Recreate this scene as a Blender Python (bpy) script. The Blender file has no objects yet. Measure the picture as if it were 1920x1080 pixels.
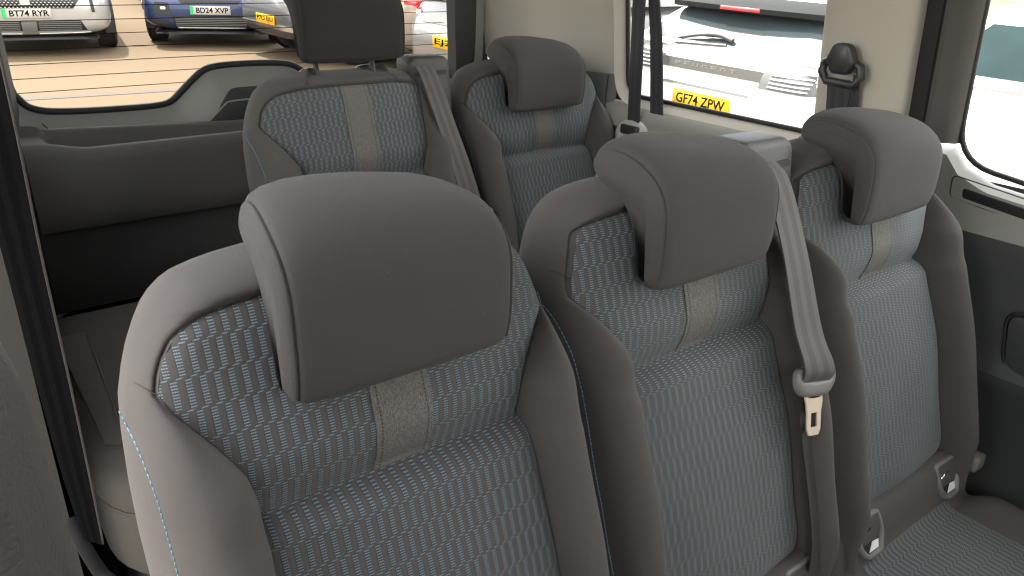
import bpy, bmesh, math, random
import numpy as np
from mathutils import Vector, Matrix
R = math.radians
random.seed(7)
SC = bpy.context.scene
COL = SC.collection
H = 1.55                      # lens height above the car park under the van

# ------------------------------------------------------------------ camera
cam_d = bpy.data.cameras.new('camera')
cam = bpy.data.objects.new('camera', cam_d)
COL.objects.link(cam)
SC.camera = cam
YAW, PITCH, ROLL = R(37.7), R(23.4), R(1.65)
Fw = Vector((math.sin(YAW)*math.cos(PITCH), math.cos(YAW)*math.cos(PITCH), -math.sin(PITCH)))
Rt = Vector((math.cos(YAW), -math.sin(YAW), 0))
Up = Rt.cross(Fw)
Rt2 = math.cos(ROLL)*Rt + math.sin(ROLL)*Up
Up2 = math.cos(ROLL)*Up - math.sin(ROLL)*Rt
cam.matrix_world = Matrix(((Rt2.x, Up2.x, -Fw.x, 0), (Rt2.y, Up2.y, -Fw.y, 0), (Rt2.z, Up2.z, -Fw.z, H), (0, 0, 0, 1)))
cam_d.lens = 1448.6/1920*36
cam_d.sensor_width = 36
cam_d.clip_start = 0.02
cam_d.clip_end = 600

# ------------------------------------------------------------------ sky, sun, exposure
SUN_EL, SUN_AZ = R(60), R(-9)          # azimuth from +Y (rear of the van), negative = towards -X
world = bpy.data.worlds.new('World')
SC.world = world
world.use_nodes = True
wn = world.node_tree.nodes
sky = wn.new('ShaderNodeTexSky')
sky.sky_type = 'NISHITA'
sky.sun_disc = False
sky.sun_elevation = SUN_EL
sky.sun_rotation = SUN_AZ
sky.dust_density = 2.5
sky.air_density = 1.0
wn['Background'].inputs['Strength'].default_value = 0.15
wl_ = world.node_tree.links
wtc = wn.new('ShaderNodeTexCoord')
cln = wn.new('ShaderNodeTexNoise')           # broken cloud over the whole sky
cln.inputs['Scale'].default_value = 2.6
cln.inputs['Detail'].default_value = 8
cln.inputs['Roughness'].default_value = .6
wl_.new(wtc.outputs['Generated'], cln.inputs['Vector'])
clr = wn.new('ShaderNodeValToRGB')
clr.color_ramp.elements[0].position = .36
clr.color_ramp.elements[1].position = .58
wl_.new(cln.outputs['Fac'], clr.inputs[0])
clm = wn.new('ShaderNodeMix')
clm.data_type = 'RGBA'
wl_.new(clr.outputs[0], clm.inputs[0])
wl_.new(sky.outputs['Color'], clm.inputs[6])
clm.inputs[7].default_value = (9.5, 9.1, 8.4, 1)
wl_.new(clm.outputs[2], wn['Background'].inputs['Color'])
sun_d = bpy.data.lights.new('sun', 'SUN')
sun_d.energy = 3.0
sun_d.angle = R(0.6)
sun_d.color = (1.0, 0.93, 0.82)
sun = bpy.data.objects.new('sun', sun_d)
COL.objects.link(sun)
sd = Vector((math.sin(SUN_AZ)*math.cos(SUN_EL), math.cos(SUN_AZ)*math.cos(SUN_EL), math.sin(SUN_EL)))
sun.rotation_euler = sd.to_track_quat('Z', 'Y').to_euler()
sun.location = (0, 0, 20)
vs = SC.view_settings
vs.view_transform = 'Standard'
vs.look = 'None'
vs.exposure = 2.72
vs.gamma = 1
vs.use_curve_mapping = False
SC.cycles.use_denoising = True
try:
    SC.cycles.denoiser = 'OPENIMAGEDENOISE'
except Exception:
    pass
SC.cycles.max_bounces = 10
SC.cycles.diffuse_bounces = 6
SC.cycles.transparent_max_bounces = 24
SC.cycles.sample_clamp_indirect = 6
SC.cycles.filter_width = 1.3

# ------------------------------------------------------------------ materials
MATS = {}
def newmat(name):
    m = bpy.data.materials.new(name)
    m.use_nodes = True
    MATS[name] = m
    return m, m.node_tree.nodes, m.node_tree.links, m.node_tree.nodes['Principled BSDF']
def mathn(n, l, op, a, b=None, c=None):
    k = n.new('ShaderNodeMath')
    k.operation = op
    for i, v in enumerate((a, b, c)):
        if v is None:
            continue
        if isinstance(v, (int, float)):
            k.inputs[i].default_value = v
        else:
            l.new(v, k.inputs[i])
    return k.outputs[0]
def mixc(n, l, fac, a, b):
    k = n.new('ShaderNodeMix')
    k.data_type = 'RGBA'
    for s, v in ((0, fac), (6, a), (7, b)):
        if isinstance(v, (int, float)):
            k.inputs[s].default_value = v
        elif isinstance(v, tuple):
            k.inputs[s].default_value = (*v, 1)
        else:
            l.new(v, k.inputs[s])
    return k.outputs[2]
def noise(n, l, scale, detail=3, vec=None, rough=.5):
    k = n.new('ShaderNodeTexNoise')
    k.inputs['Scale'].default_value = scale
    k.inputs['Detail'].default_value = detail
    k.inputs['Roughness'].default_value = rough
    if vec is not None:
        l.new(vec, k.inputs['Vector'])
    return k.outputs['Fac']
def objco(n):
    return n.new('ShaderNodeTexCoord').outputs['Object']
def bump(n, l, b, height, strength, dist):
    k = n.new('ShaderNodeBump')
    k.inputs['Strength'].default_value = strength
    k.inputs['Distance'].default_value = dist
    l.new(height, k.inputs['Height'])
    l.new(k.outputs[0], b.inputs['Normal'])
def simple(name, col, rough=.5, metal=0, spec=.5, var=0, vscale=30, bscale=0, bstr=.3, bdist=.001, coat=0, sheen=0):
    m, n, l, b = newmat(name)
    b.inputs['Base Color'].default_value = (*col, 1)
    b.inputs['Roughness'].default_value = rough
    b.inputs['Metallic'].default_value = metal
    b.inputs['Specular IOR Level'].default_value = spec
    if coat:
        b.inputs['Coat Weight'].default_value = coat
        b.inputs['Coat Roughness'].default_value = .05
    if sheen:
        b.inputs['Sheen Weight'].default_value = sheen
        b.inputs['Sheen Roughness'].default_value = .5
    if var or bscale:
        oc = objco(n)
    if var:
        f = noise(n, l, vscale, 4, oc)
        l.new(mixc(n, l, f, tuple(c*(1-var) for c in col), tuple(min(1, c*(1+var)) for c in col)), b.inputs['Base Color'])
    if bscale:
        bump(n, l, b, noise(n, l, bscale, 2, oc), bstr, bdist)
    return m

def cloth(name, col, weave=900, var=.10, sheen=.06):
    """plain knitted seat cloth: fine weave, lint specks and soft patches"""
    m, n, l, b = newmat(name)
    oc = objco(n)
    f1 = noise(n, l, weave, 2, oc, .7)
    f2 = noise(n, l, 14, 4, oc)
    c1 = mixc(n, l, f2, tuple(c*(1-var) for c in col), tuple(c*(1+var) for c in col))
    c2 = mixc(n, l, f1, tuple(c*.62 for c in col), tuple(c*1.38 for c in col))
    c = mixc(n, l, .5, c1, c2)
    v = n.new('ShaderNodeTexVoronoi')
    v.inputs['Scale'].default_value = 85
    l.new(oc, v.inputs['Vector'])
    speck = mathn(n, l, 'LESS_THAN', v.outputs['Distance'], .045)
    rnd = n.new('ShaderNodeSeparateColor')
    l.new(v.outputs['Color'], rnd.inputs[0])
    speck = mathn(n, l, 'MULTIPLY', speck, mathn(n, l, 'GREATER_THAN', rnd.outputs[0], .9))
    c = mixc(n, l, mathn(n, l, 'MULTIPLY', speck, .25), c, (.55, .5, .45))
    l.new(c, b.inputs['Base Color'])
    b.inputs['Roughness'].default_value = .92
    b.inputs['Specular IOR Level'].default_value = .2
    b.inputs['Sheen Weight'].default_value = sheen
    b.inputs['Sheen Roughness'].default_value = .45
    wv = n.new('ShaderNodeTexWave')
    wv.bands_direction = 'DIAGONAL'
    wv.inputs['Scale'].default_value = 620
    wv.inputs['Distortion'].default_value = 1.2
    l.new(oc, wv.inputs['Vector'])
    puck = noise(n, l, 16, 3, oc)
    hgt = mathn(n, l, 'ADD', mathn(n, l, 'ADD', mathn(n, l, 'MULTIPLY', f1, .6), mathn(n, l, 'MULTIPLY', wv.outputs['Fac'], .35)), mathn(n, l, 'MULTIPLY', puck, 2.2))
    bump(n, l, b, hgt, .4, .0013)
    return m

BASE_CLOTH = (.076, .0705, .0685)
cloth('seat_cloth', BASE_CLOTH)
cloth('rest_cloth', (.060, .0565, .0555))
cloth('black_cloth', (.026, .0255, .025))
cloth('carpet_brown', (.046, .042, .038), 420, .15, .05)
cloth('carpet_pale', (.088, .085, .081), 420, .15, .05)
cloth('carpet', (.055, .055, .055), 420, .2, .1)
cloth('carpet_back', (.085, .081, .077), 420, .15, .1)

def pattern_mat():
    m, n, l, b = newmat('patterned_cloth')
    uv = n.new('ShaderNodeUVMap')
    sp = n.new('ShaderNodeSeparateXYZ')
    l.new(uv.outputs[0], sp.inputs[0])
    u, v = sp.outputs[0], sp.outputs[1]
    S, HB, D, HD = .012, .030, .0085, .00273
    row = mathn(n, l, 'DIVIDE', v, HB)
    fl = mathn(n, l, 'FLOOR', row)
    fr = mathn(n, l, 'SUBTRACT', row, fl)
    mr = n.new('ShaderNodeMapRange')
    mr.interpolation_type = 'LINEAR'
    l.new(fr, mr.inputs[0])
    mr.inputs[1].default_value = .86
    mr.inputs[2].default_value = 1.0
    sh = mathn(n, l, 'MULTIPLY', mathn(n, l, 'ADD', fl, mr.outputs[0]), D)
    c = mathn(n, l, 'DIVIDE', mathn(n, l, 'SUBTRACT', u, sh), S)
    cf = mathn(n, l, 'FRACT', c)
    def band(x, a, b_, s):
        k1 = n.new('ShaderNodeMapRange')
        l.new(x, k1.inputs[0])
        k1.inputs[1].default_value = a
        k1.inputs[2].default_value = a+s
        k2 = n.new('ShaderNodeMapRange')
        l.new(x, k2.inputs[0])
        k2.inputs[1].default_value = b_-s
        k2.inputs[2].default_value = b_
        k2.inputs[3].default_value = 1
        k2.inputs[4].default_value = 0
        return mathn(n, l, 'MULTIPLY', k1.outputs[0], k2.outputs[0])
    col = band(cf, .10, .56, .03)
    dr = mathn(n, l, 'FRACT', mathn(n, l, 'DIVIDE', v, HD))
    dash = band(dr, .12, .66, .10)
    yarn = mathn(n, l, 'FRACT', mathn(n, l, 'MULTIPLY', mathn(n, l, 'SUBTRACT', cf, .10), 3/.46))
    yarn = band(yarn, .02, .98, .22)
    lit = mathn(n, l, 'MULTIPLY', mathn(n, l, 'MULTIPLY', col, dash), mathn(n, l, 'MULTIPLY_ADD', yarn, .55, .45))
    oc = objco(n)
    f1 = noise(n, l, 900, 2, oc, .7)
    f2 = noise(n, l, 260, 2, oc)
    lit = mathn(n, l, 'MULTIPLY', lit, mathn(n, l, 'MULTIPLY_ADD', f2, .9, .5))
    ribs = mathn(n, l, 'FRACT', mathn(n, l, 'MULTIPLY', cf, 9))
    g = mixc(n, l, f1, (.054, .0515, .0505), (.094, .089, .086))
    g = mixc(n, l, mathn(n, l, 'MULTIPLY', band(ribs, .0, .35, .1), .35), g, (.045, .041, .040))
    g = mixc(n, l, mathn(n, l, 'MULTIPLY', col, .6), g, (.034, .040, .048))
    groove = band(cf, .03, .13, .03)
    g = mixc(n, l, mathn(n, l, 'MULTIPLY', groove, .40), g, (.013, .013, .015))
    cc = mixc(n, l, lit, g, (.160, .222, .262))
    l.new(cc, b.inputs['Base Color'])
    b.inputs['Roughness'].default_value = .85
    b.inputs['Specular IOR Level'].default_value = .25
    b.inputs['Sheen Weight'].default_value = .15
    puff = mathn(n, l, 'SINE', mathn(n, l, 'MULTIPLY', mathn(n, l, 'SUBTRACT', cf, .06), math.pi))
    hgt = mathn(n, l, 'ADD', mathn(n, l, 'SUBTRACT', puff, mathn(n, l, 'MULTIPLY', groove, .8)), mathn(n, l, 'MULTIPLY', lit, .25))
    bump(n, l, b, hgt, .32, .0012)
pattern_mat()

def strip_mat():
    m, n, l, b = newmat('grey_strip')
    uv = n.new('ShaderNodeUVMap')
    sp = n.new('ShaderNodeSeparateXYZ')
    l.new(uv.outputs[0], sp.inputs[0])
    oc = objco(n)
    mp = n.new('ShaderNodeMapping')
    mp.inputs['Scale'].default_value = (1, .45, .45)
    l.new(oc, mp.inputs[0])
    f = noise(n, l, 850, 3, mp.outputs[0], .8)
    cr = n.new('ShaderNodeValToRGB')
    cr.color_ramp.elements[0].position = .34
    cr.color_ramp.elements[1].position = .66
    cr.color_ramp.elements[0].color = (.055, .051, .047, 1)
    cr.color_ramp.elements[1].color = (.165, .158, .148, 1)
    l.new(f, cr.inputs[0])
    au = mathn(n, l, 'ABSOLUTE', sp.outputs[0])
    st = mathn(n, l, 'MULTIPLY', mathn(n, l, 'LESS_THAN', mathn(n, l, 'ABSOLUTE', mathn(n, l, 'SUBTRACT', au, .0262)), .0008),
               mathn(n, l, 'GREATER_THAN', mathn(n, l, 'FRACT', mathn(n, l, 'DIVIDE', sp.outputs[1], .0042)), .3))
    l.new(mixc(n, l, mathn(n, l, 'MULTIPLY', st, .85), cr.outputs[0], (.03, .03, .03)), b.inputs['Base Color'])
    b.inputs['Roughness'].default_value = .9
    bump(n, l, b, mathn(n, l, 'SUBTRACT', f, st), .4, .0012)
strip_mat()

def webbing(name, col, sheen=.15):
    m, n, l, b = newmat(name)
    uv = n.new('ShaderNodeUVMap')
    sp = n.new('ShaderNodeSeparateXYZ')
    l.new(uv.outputs[0], sp.inputs[0])
    s = mathn(n, l, 'SINE', mathn(n, l, 'MULTIPLY', sp.outputs[0], 2*math.pi*2.5))
    s = mathn(n, l, 'GREATER_THAN', s, .1)
    w = mathn(n, l, 'SINE', mathn(n, l, 'MULTIPLY', mathn(n, l, 'ADD', sp.outputs[1], mathn(n, l, 'MULTIPLY', sp.outputs[0], .04)), 2*math.pi/.003))
    c = mixc(n, l, s, tuple(x*.80 for x in col), tuple(x*1.15 for x in col))
    c = mixc(n, l, mathn(n, l, 'MULTIPLY_ADD', w, .12, .12), c, tuple(x*.6 for x in col))
    l.new(c, b.inputs['Base Color'])
    b.inputs['Roughness'].default_value = .65
    b.inputs['Sheen Weight'].default_value = sheen
    b.inputs['Specular IOR Level'].default_value = .3 if sheen else 0
    if not sheen:
        b.inputs['Roughness'].default_value = 1
    bump(n, l, b, w, .25, .0006)
webbing('belt_grey', (.080, .074, .071), .05)
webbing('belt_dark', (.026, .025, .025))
webbing('belt_black', (.035, .037, .042))
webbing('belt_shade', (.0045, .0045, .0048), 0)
simple('thread_blue', (.12, .32, .43), .7)
simple('thread_pale', (.22, .28, .30), .7)
simple('thread_dark', (.035, .032, .030), .8)
simple('edge_thread', (.085, .078, .072), .9, spec=.1)
simple('plastic_black', (.028, .029, .032), .42, var=.15, bscale=600, bstr=.12)
simple('plastic_grain', (.048, .047, .046), .55, bscale=330, bstr=.55, bdist=.0015)
simple('plastic_dark', (.042, .045, .046), .6, var=.08, bscale=500, bstr=.2)
simple('plastic_mid', (.12, .125, .12), .55, bscale=700, bstr=.15)
simple('plastic_light', (.22, .22, .205), .5, bscale=700, bstr=.12)
simple('plastic_pale', (.44, .44, .42), .35)
simple('plastic_buckle', (.15, .145, .14), .45, bscale=300, bstr=.2)
simple('beige_trim', (.41, .385, .335), .6, bscale=500, bstr=.15)
simple('headlining', (.20, .19, .175), .9, bscale=500, bstr=.2)
simple('rubber', (.012, .012, .013), .6)
simple('chrome', (.80, .80, .80), .16, 1, bscale=90, bstr=.05)
simple('steel', (.90, .74, .60), .38, .55)  # warm reflected light put into the base colour
simple('dull_steel', (.35, .35, .36), .35, 1)
simple('anchor_steel', (.010, .010, .011), .7, spec=.06)
simple('wire', (.010, .006, .004), .6, spec=.1)
simple('label_white', (.75, .77, .78), .5)
simple('amber', (.8, .4, .08), .4)

def glassmat(name, tint, refl=1.0, edge=.0):
    m, n, l, b = newmat(name)
    n.remove(b)
    t = n.new('ShaderNodeBsdfTransparent')
    t.inputs[0].default_value = (*tint, 1)
    g = n.new('ShaderNodeBsdfGlossy')
    g.inputs['Roughness'].default_value = .0
    fr = n.new('ShaderNodeFresnel')
    fr.inputs[0].default_value = 1.45
    mx = n.new('ShaderNodeMixShader')
    l.new(mathn(n, l, 'MULTIPLY', fr.outputs[0], refl), mx.inputs[0])
    l.new(t.outputs[0], mx.inputs[1])
    l.new(g.outputs[0], mx.inputs[2])
    l.new(mx.outputs[0], n['Material Output'].inputs[0])
glassmat('clear_glass', (.93, .96, .94), .6)
glassmat('tinted_glass', (.30, .32, .31), .6)
glassmat('rear_glass', (.53, .52, .50), .4)

def ground_mat():
    m, n, l, b = newmat('ground')
    oc = objco(n)
    f1 = noise(n, l, .6, 5, oc, .6)
    f2 = noise(n, l, 9, 5, oc, .7)
    f3 = noise(n, l, 90, 3, oc, .7)
    c = mixc(n, l, f1, (.098, .070, .038), (.135, .098, .055))
    c = mixc(n, l, mathn(n, l, 'MULTIPLY', f2, .4), c, (.110, .080, .045))
    c = mixc(n, l, mathn(n, l, 'MULTIPLY', mathn(n, l, 'GREATER_THAN', f3, .66), .35), c, (.08, .06, .04))
    l.new(c, b.inputs['Base Color'])
    b.inputs['Roughness'].default_value = .9
    bump(n, l, b, f3, .4, .01)
ground_mat()

# ------------------------------------------------------------------ mesh helpers
def link(o, parent=None):
    COL.objects.link(o)
    if parent is not None:
        o.parent = parent
    return o
def mk(name, verts, faces, mat, parent=None, smooth=True, uvs=None, sharp=None):
    me = bpy.data.meshes.new(name)
    me.from_pydata([tuple(float(x) for x in v) for v in verts], [], [tuple(f) for f in faces])
    me.materials.append(MATS[mat])
    if uvs is not None:
        lay = me.uv_layers.new(name='UVMap')
        for lp in me.loops:
            lay.data[lp.index].uv = uvs[lp.vertex_index]
    if smooth:
        for p in me.polygons:
            p.use_smooth = True
    me.update()
    if sharp is not None and smooth:
        bm = bmesh.new()
        bm.from_mesh(me)
        for e in bm.edges:
            if len(e.link_faces) == 2 and e.calc_face_angle(0) > R(sharp):
                e.smooth = False
        bm.to_mesh(me)
        bm.free()
    return link(bpy.data.objects.new(name, me), parent)
def tag(o, label, cat, group=None):
    o['label'] = label
    o['category'] = cat
    if group:
        o['group'] = group
    return o
def struct(o):
    o['kind'] = 'structure'
    return o
def thing(name, loc, label, cat, group=None, rz=0):
    o = bpy.data.objects.new(name, None)
    o.empty_display_size = .1
    COL.objects.link(o)
    o.location = loc
    o.rotation_euler = (0, 0, rz)
    return tag(o, label, cat, group)
def gridfaces(n, m, off=0, closed_m=False, flip=False):
    f = []
    for i in range(n-1):
        for j in range(m if closed_m else m-1):
            j2 = (j+1) % m
            q = (off+i*m+j, off+i*m+j2, off+(i+1)*m+j2, off+(i+1)*m+j)
            f.append(q[::-1] if flip else q)
    return f
def loft(name, rings, mat, parent=None, closed=True, caps=True, smooth=True, sharp=None, flip=False):
    n, m = len(rings), len(rings[0])
    v = [p for r in rings for p in r]
    f = gridfaces(n, m, 0, closed, flip)
    if caps and closed:
        a, b = list(range(m)), [(n-1)*m+j for j in range(m)]
        f.append(a if flip else a[::-1])
        f.append(b[::-1] if flip else b)
    return mk(name, v, f, mat, parent, smooth, None, sharp)
def tube_data(pts, r, seg=8):
    pts = [Vector(p) for p in pts]
    V, F = [], []
    prev = None
    for i, p in enumerate(pts):
        t = (pts[min(i+1, len(pts)-1)]-pts[max(i-1, 0)]).normalized()
        if prev is None:
            a = t.orthogonal().normalized()
        else:
            a = (prev-t*prev.dot(t)).normalized()
        prev = a
        b = t.cross(a)
        rr = r[i] if isinstance(r, (list, tuple)) else r
        for k in range(seg):
            an = 2*math.pi*k/seg
            V.append(p+a*math.cos(an)*rr+b*math.sin(an)*rr)
    F = gridfaces(len(pts), seg, 0, True)
    F.append(tuple(range(seg))[::-1])
    F.append(tuple((len(pts)-1)*seg+k for k in range(seg)))
    return V, F
def tube(name, pts, r, mat, parent=None, seg=8):
    V, F = tube_data(pts, r, seg)
    return mk(name, V, F, mat, parent, True, None, 60)
def join(parts):
    V, F = [], []
    for v, f in parts:
        o = len(V)
        V += list(v)
        F += [tuple(i+o for i in q) for q in f]
    return V, F
def rbox_data(c, s, bev=.005, seg=2, rot=None):
    bm = bmesh.new()
    bmesh.ops.create_cube(bm, size=1)
    bmesh.ops.scale(bm, vec=s, verts=bm.verts)
    if bev:
        bmesh.ops.bevel(bm, geom=list(bm.edges), offset=bev, segments=seg, profile=.5, affect='EDGES')
    if rot is not None:
        bmesh.ops.rotate(bm, cent=(0, 0, 0), matrix=rot, verts=bm.verts)
    bmesh.ops.translate(bm, vec=c, verts=bm.verts)
    bm.verts.index_update()
    V = [v.co.copy() for v in bm.verts]
    F = [tuple(v.index for v in f.verts) for f in bm.faces]
    bm.free()
    return V, F
def rbox(name, c, s, mat, parent=None, bev=.005, seg=2, rot=None, sharp=50):
    V, F = rbox_data(c, s, bev, seg, rot)
    return mk(name, V, F, mat, parent, True, None, sharp)
def prism_data(outline, frame, d, bev=0):
    """outline [(a,b)], frame(a,b,c)->xyz, depth 0..d along c; bev = rounded rim on the d side"""
    n = len(outline)
    V, F = [], []
    rings = [(0, 0)]
    if bev:
        rings += [(d-bev, 0), (d-bev*.3, bev*.3), (d, bev)]
    else:
        rings += [(d, 0)]
    cx = sum(p[0] for p in outline)/n
    cy = sum(p[1] for p in outline)/n
    for dd, ins in rings:
        off = offset_poly(outline, -ins) if ins else outline
        for (a, b) in off:
            V.append(frame(a, b, dd))
    F = gridfaces(len(rings), n, 0, True)
    F.append(tuple(range(n))[::-1])
    F.append(tuple((len(rings)-1)*n+k for k in range(n)))
    return V, F
def prism(name, outline, frame, d, mat, parent=None, bev=0, sharp=40):
    V, F = prism_data(outline, frame, d, bev)
    o = mk(name, V, F, mat, parent, True, None, sharp)
    fixn(o)
    return o
def fixn(o):
    bm = bmesh.new()
    bm.from_mesh(o.data)
    bmesh.ops.recalc_face_normals(bm, faces=bm.faces)
    bm.to_mesh(o.data)
    bm.free()
def offset_poly(P, d):
    """offset a closed polygon outwards by d (orientation independent)"""
    n = len(P)
    area = sum(P[i][0]*P[(i+1) % n][1]-P[(i+1) % n][0]*P[i][1] for i in range(n))
    s = 1 if area > 0 else -1
    out = []
    for i in range(n):
        a, b, c = P[i-1], P[i], P[(i+1) % n]
        n1 = Vector((b[1]-a[1], a[0]-b[0]))*s
        n2 = Vector((c[1]-b[1], b[0]-c[0]))*s
        if n1.length > 1e-9:
            n1.normalize()
        if n2.length > 1e-9:
            n2.normalize()
        m = n1+n2
        if m.length < 1e-6:
            m = n1
        m.normalize()
        k = d/max(.45, m.dot(n1))
        out.append((b[0]+m.x*k, b[1]+m.y*k))
    return out
def rounded(P, rad, seg=5):
    """round the corners of a closed polygon; rad scalar or list"""
    out = []
    n = len(P)
    for i in range(n):
        a, b, c = Vector(P[i-1]), Vector(P[i]), Vector(P[(i+1) % n])
        r = rad[i] if isinstance(rad, (list, tuple)) else rad
        d1, d2 = (a-b), (c-b)
        L = min(d1.length, d2.length)*.48
        k = min(r, L)
        if k <= 1e-6:
            out.append(tuple(b))
            continue
        p, q = b+d1.normalized()*k, b+d2.normalized()*k
        for j in range(seg+1):
            t = j/seg
            out.append(tuple((1-t)**2*p+2*t*(1-t)*b+t*t*q))
    return out
def smoothpath(pts, per=6):
    """Catmull-Rom through 2D/3D points"""
    P = [Vector(p) for p in pts]
    out = []
    for i in range(len(P)-1):
        p0, p1, p2, p3 = P[max(i-1, 0)], P[i], P[i+1], P[min(i+2, len(P)-1)]
        for j in range(per):
            t = j/per
            out.append(.5*((2*p1)+(p2-p0)*t+(2*p0-5*p1+4*p2-p3)*t*t+(3*p1-p0-3*p2+p3)*t**3))
    out.append(P[-1])
    return out
def ribbon(name, left, right, mat, parent=None, th=.0012, nrm=None, per=5):
    """belt webbing between two edge paths, with thickness; UV u across, v metres along"""
    Lp, Rp = smoothpath(left, per), smoothpath(right, per)
    n = len(Lp)
    V, U = [], []
    s = 0
    K = 5
    for i in range(n):
        if i:
            s += (Lp[i]-Lp[i-1]).length
        t = Lp[min(i+1, n-1)]-Lp[max(i-1, 0)]
        w = Rp[i]-Lp[i]
        nn = t.cross(w).normalized()*th
        for sgn in (1, -1):
            for k in range(K):
                q = k/(K-1)
                if sgn < 0:
                    q = 1-q
                V.append(Lp[i]+w*q+nn*sgn)
                U.append((q, s))
    F = gridfaces(n, 2*K, 0, True)
    o = mk(name, V, F, mat, parent, True, U, 60)
    fixn(o)
    return o

# ------------------------------------------------------------------ seats
TH = R(18)
C0 = Vector((0, .5955, -.490))              # seam centre of a row-two backrest, seen from the lens
FLOOR = -1.22
SEAT_Y = .62
def SP(u, v, w):
    """seat frame: u across, v up the back, w out towards the sitter -> local to the seat's empty"""
    return Vector((u, C0.y-SEAT_Y+v*math.sin(TH)-w*math.cos(TH), C0.z-FLOOR+v*math.cos(TH)+w*math.sin(TH)))
WF = [(-.46, .170), (-.30, .164), (-.2, .160), (-.05, .157), (0, .154), (.025, .155), (.045, .160), (.058, .167), (.08, .180), (.10, .194), (.122, .209),
      (.138, .215), (.154, .2105), (.167, .2045), (.181, .195), (.190, .183), (.197, .168), (.202, .145), (.2045, .110)]
WO = [(-.46, .222), (-.42, .232), (-.3, .239), (-.15, .243), (0, .243), (.05, .241), (.10, .237), (.135, .232), (.16, .224), (.18, .216), (.20, .2055), (.215, .196), (.225, .187),
      (.234, .175), (.240, .163), (.2455, .140), (.2485, .12), (.25, .10)]
def itp(tab, x):
    return float(np.interp(x, [a for a, _ in tab], [b for _, b in tab]))
def dist_poly(P, poly):
    P = np.asarray(P)
    A = np.asarray(poly[:-1])
    B = np.asarray(poly[1:])
    d = np.full(len(P), 9.)
    for a, b in zip(A, B):
        ab = b-a
        t = np.clip(((P-a)@ab)/(ab@ab+1e-12), 0, 1)
        d = np.minimum(d, np.hypot(*(P-(a+t[:, None]*ab)).T))
    return d
def sstep(x):
    x = np.clip(x, 0, 1)
    return x*x*(3-2*x)

HR_PROFILE = [(.581, -.374), (.575, -.345), (.5745, -.305), (.5765, -.272), (.5835, -.246), (.598, -.226), (.625, -.2115), (.660, -.2050), (.690, -.2065), (.710, -.2145),
              (.719, -.230), (.714, -.244), (.701, -.254), (.676, -.263), (.652, -.276), (.634, -.297), (.625, -.325), (.621, -.350), (.613, -.368), (.597, -.3775)]
def hr_shape(x, a, b, kz=1, kx=1):
    """headrest plan taper towards the back and a softly falling right shoulder"""
    k = float(sstep((a-.595)/.12))
    top = float(sstep((b+.31)/.09))
    drop = float(np.interp(abs(x), [.07, .092, .103, .1105, .1165], [0, .003, .007, .012, .017]))
    drop += .013*float(sstep((x+.05)/.16))-.003
    x2 = x*1.07*(1-(.10 if x < 0 else .27)*k)+.003
    return (-.12+(x2+.12)*kx, a, -.3775+(b-drop*top+.3775)*kz)
def headrest(parent, up=0.0, kz=1, kx=1):
    prof = [tuple(p) for p in smoothpath(HR_PROFILE+[HR_PROFILE[0]], 3)][:-1]
    dy, dz = up*math.sin(TH), up*math.cos(TH)
    rings = []
    st = [(-.1165, -.022), (-.1160, -.016), (-.1150, -.010), (-.1128, -.005), (-.1105, -.0022), (-.1088, -.0014), (-.1075, -.0040), (-.1062, -.0010), (-.103, .0012), (-.092, .0028), (-.07, .0036), (-.04, .004),
          (0, .004)]
    st = st+[(-a, b) for a, b in st[::-1][1:]]
    for x, ins in st:
        off = offset_poly(prof, ins if ins > -.0115 else -.0115)
        if ins < -.0115:                       # shrink towards the spine for the domed side panel
            k = (-ins-.0115)/.030
            cy = sum(p[0] for p in off)/len(off)
            off = [(a+(cy-a)*k*.25, b) for a, b in off]
        rings.append([(p_[0], p_[1]-SEAT_Y+dy, p_[2]-FLOOR+dz) for p_ in (hr_shape(x, a, b, kz, kx) for a, b in off)])
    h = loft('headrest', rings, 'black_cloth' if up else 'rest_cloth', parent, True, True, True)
    fixn(h)
    for s in (-1, 1):
        # rolled side seam
        pts = [(p_[0], p_[1]-SEAT_Y+dy, p_[2]-FLOOR+dz) for p_ in (hr_shape(s*.1076, a, b, kz, kx) for a, b in offset_poly(prof, -.0030))]
        V, F = tube_data(pts+[pts[0]], .0008, 5)
        mk('side_seam', V, F, 'thread_dark', h)
    for s in (-1, 1):
        a = Vector((s*.068, .665-SEAT_Y, -.30-FLOOR))
        b = Vector((s*.068, .690-SEAT_Y+dy, -.236-FLOOR+dz))
        tube('post', [a, b], .0062, 'plastic_black' if up else 'dull_steel', h, 12)
    return h

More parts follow.
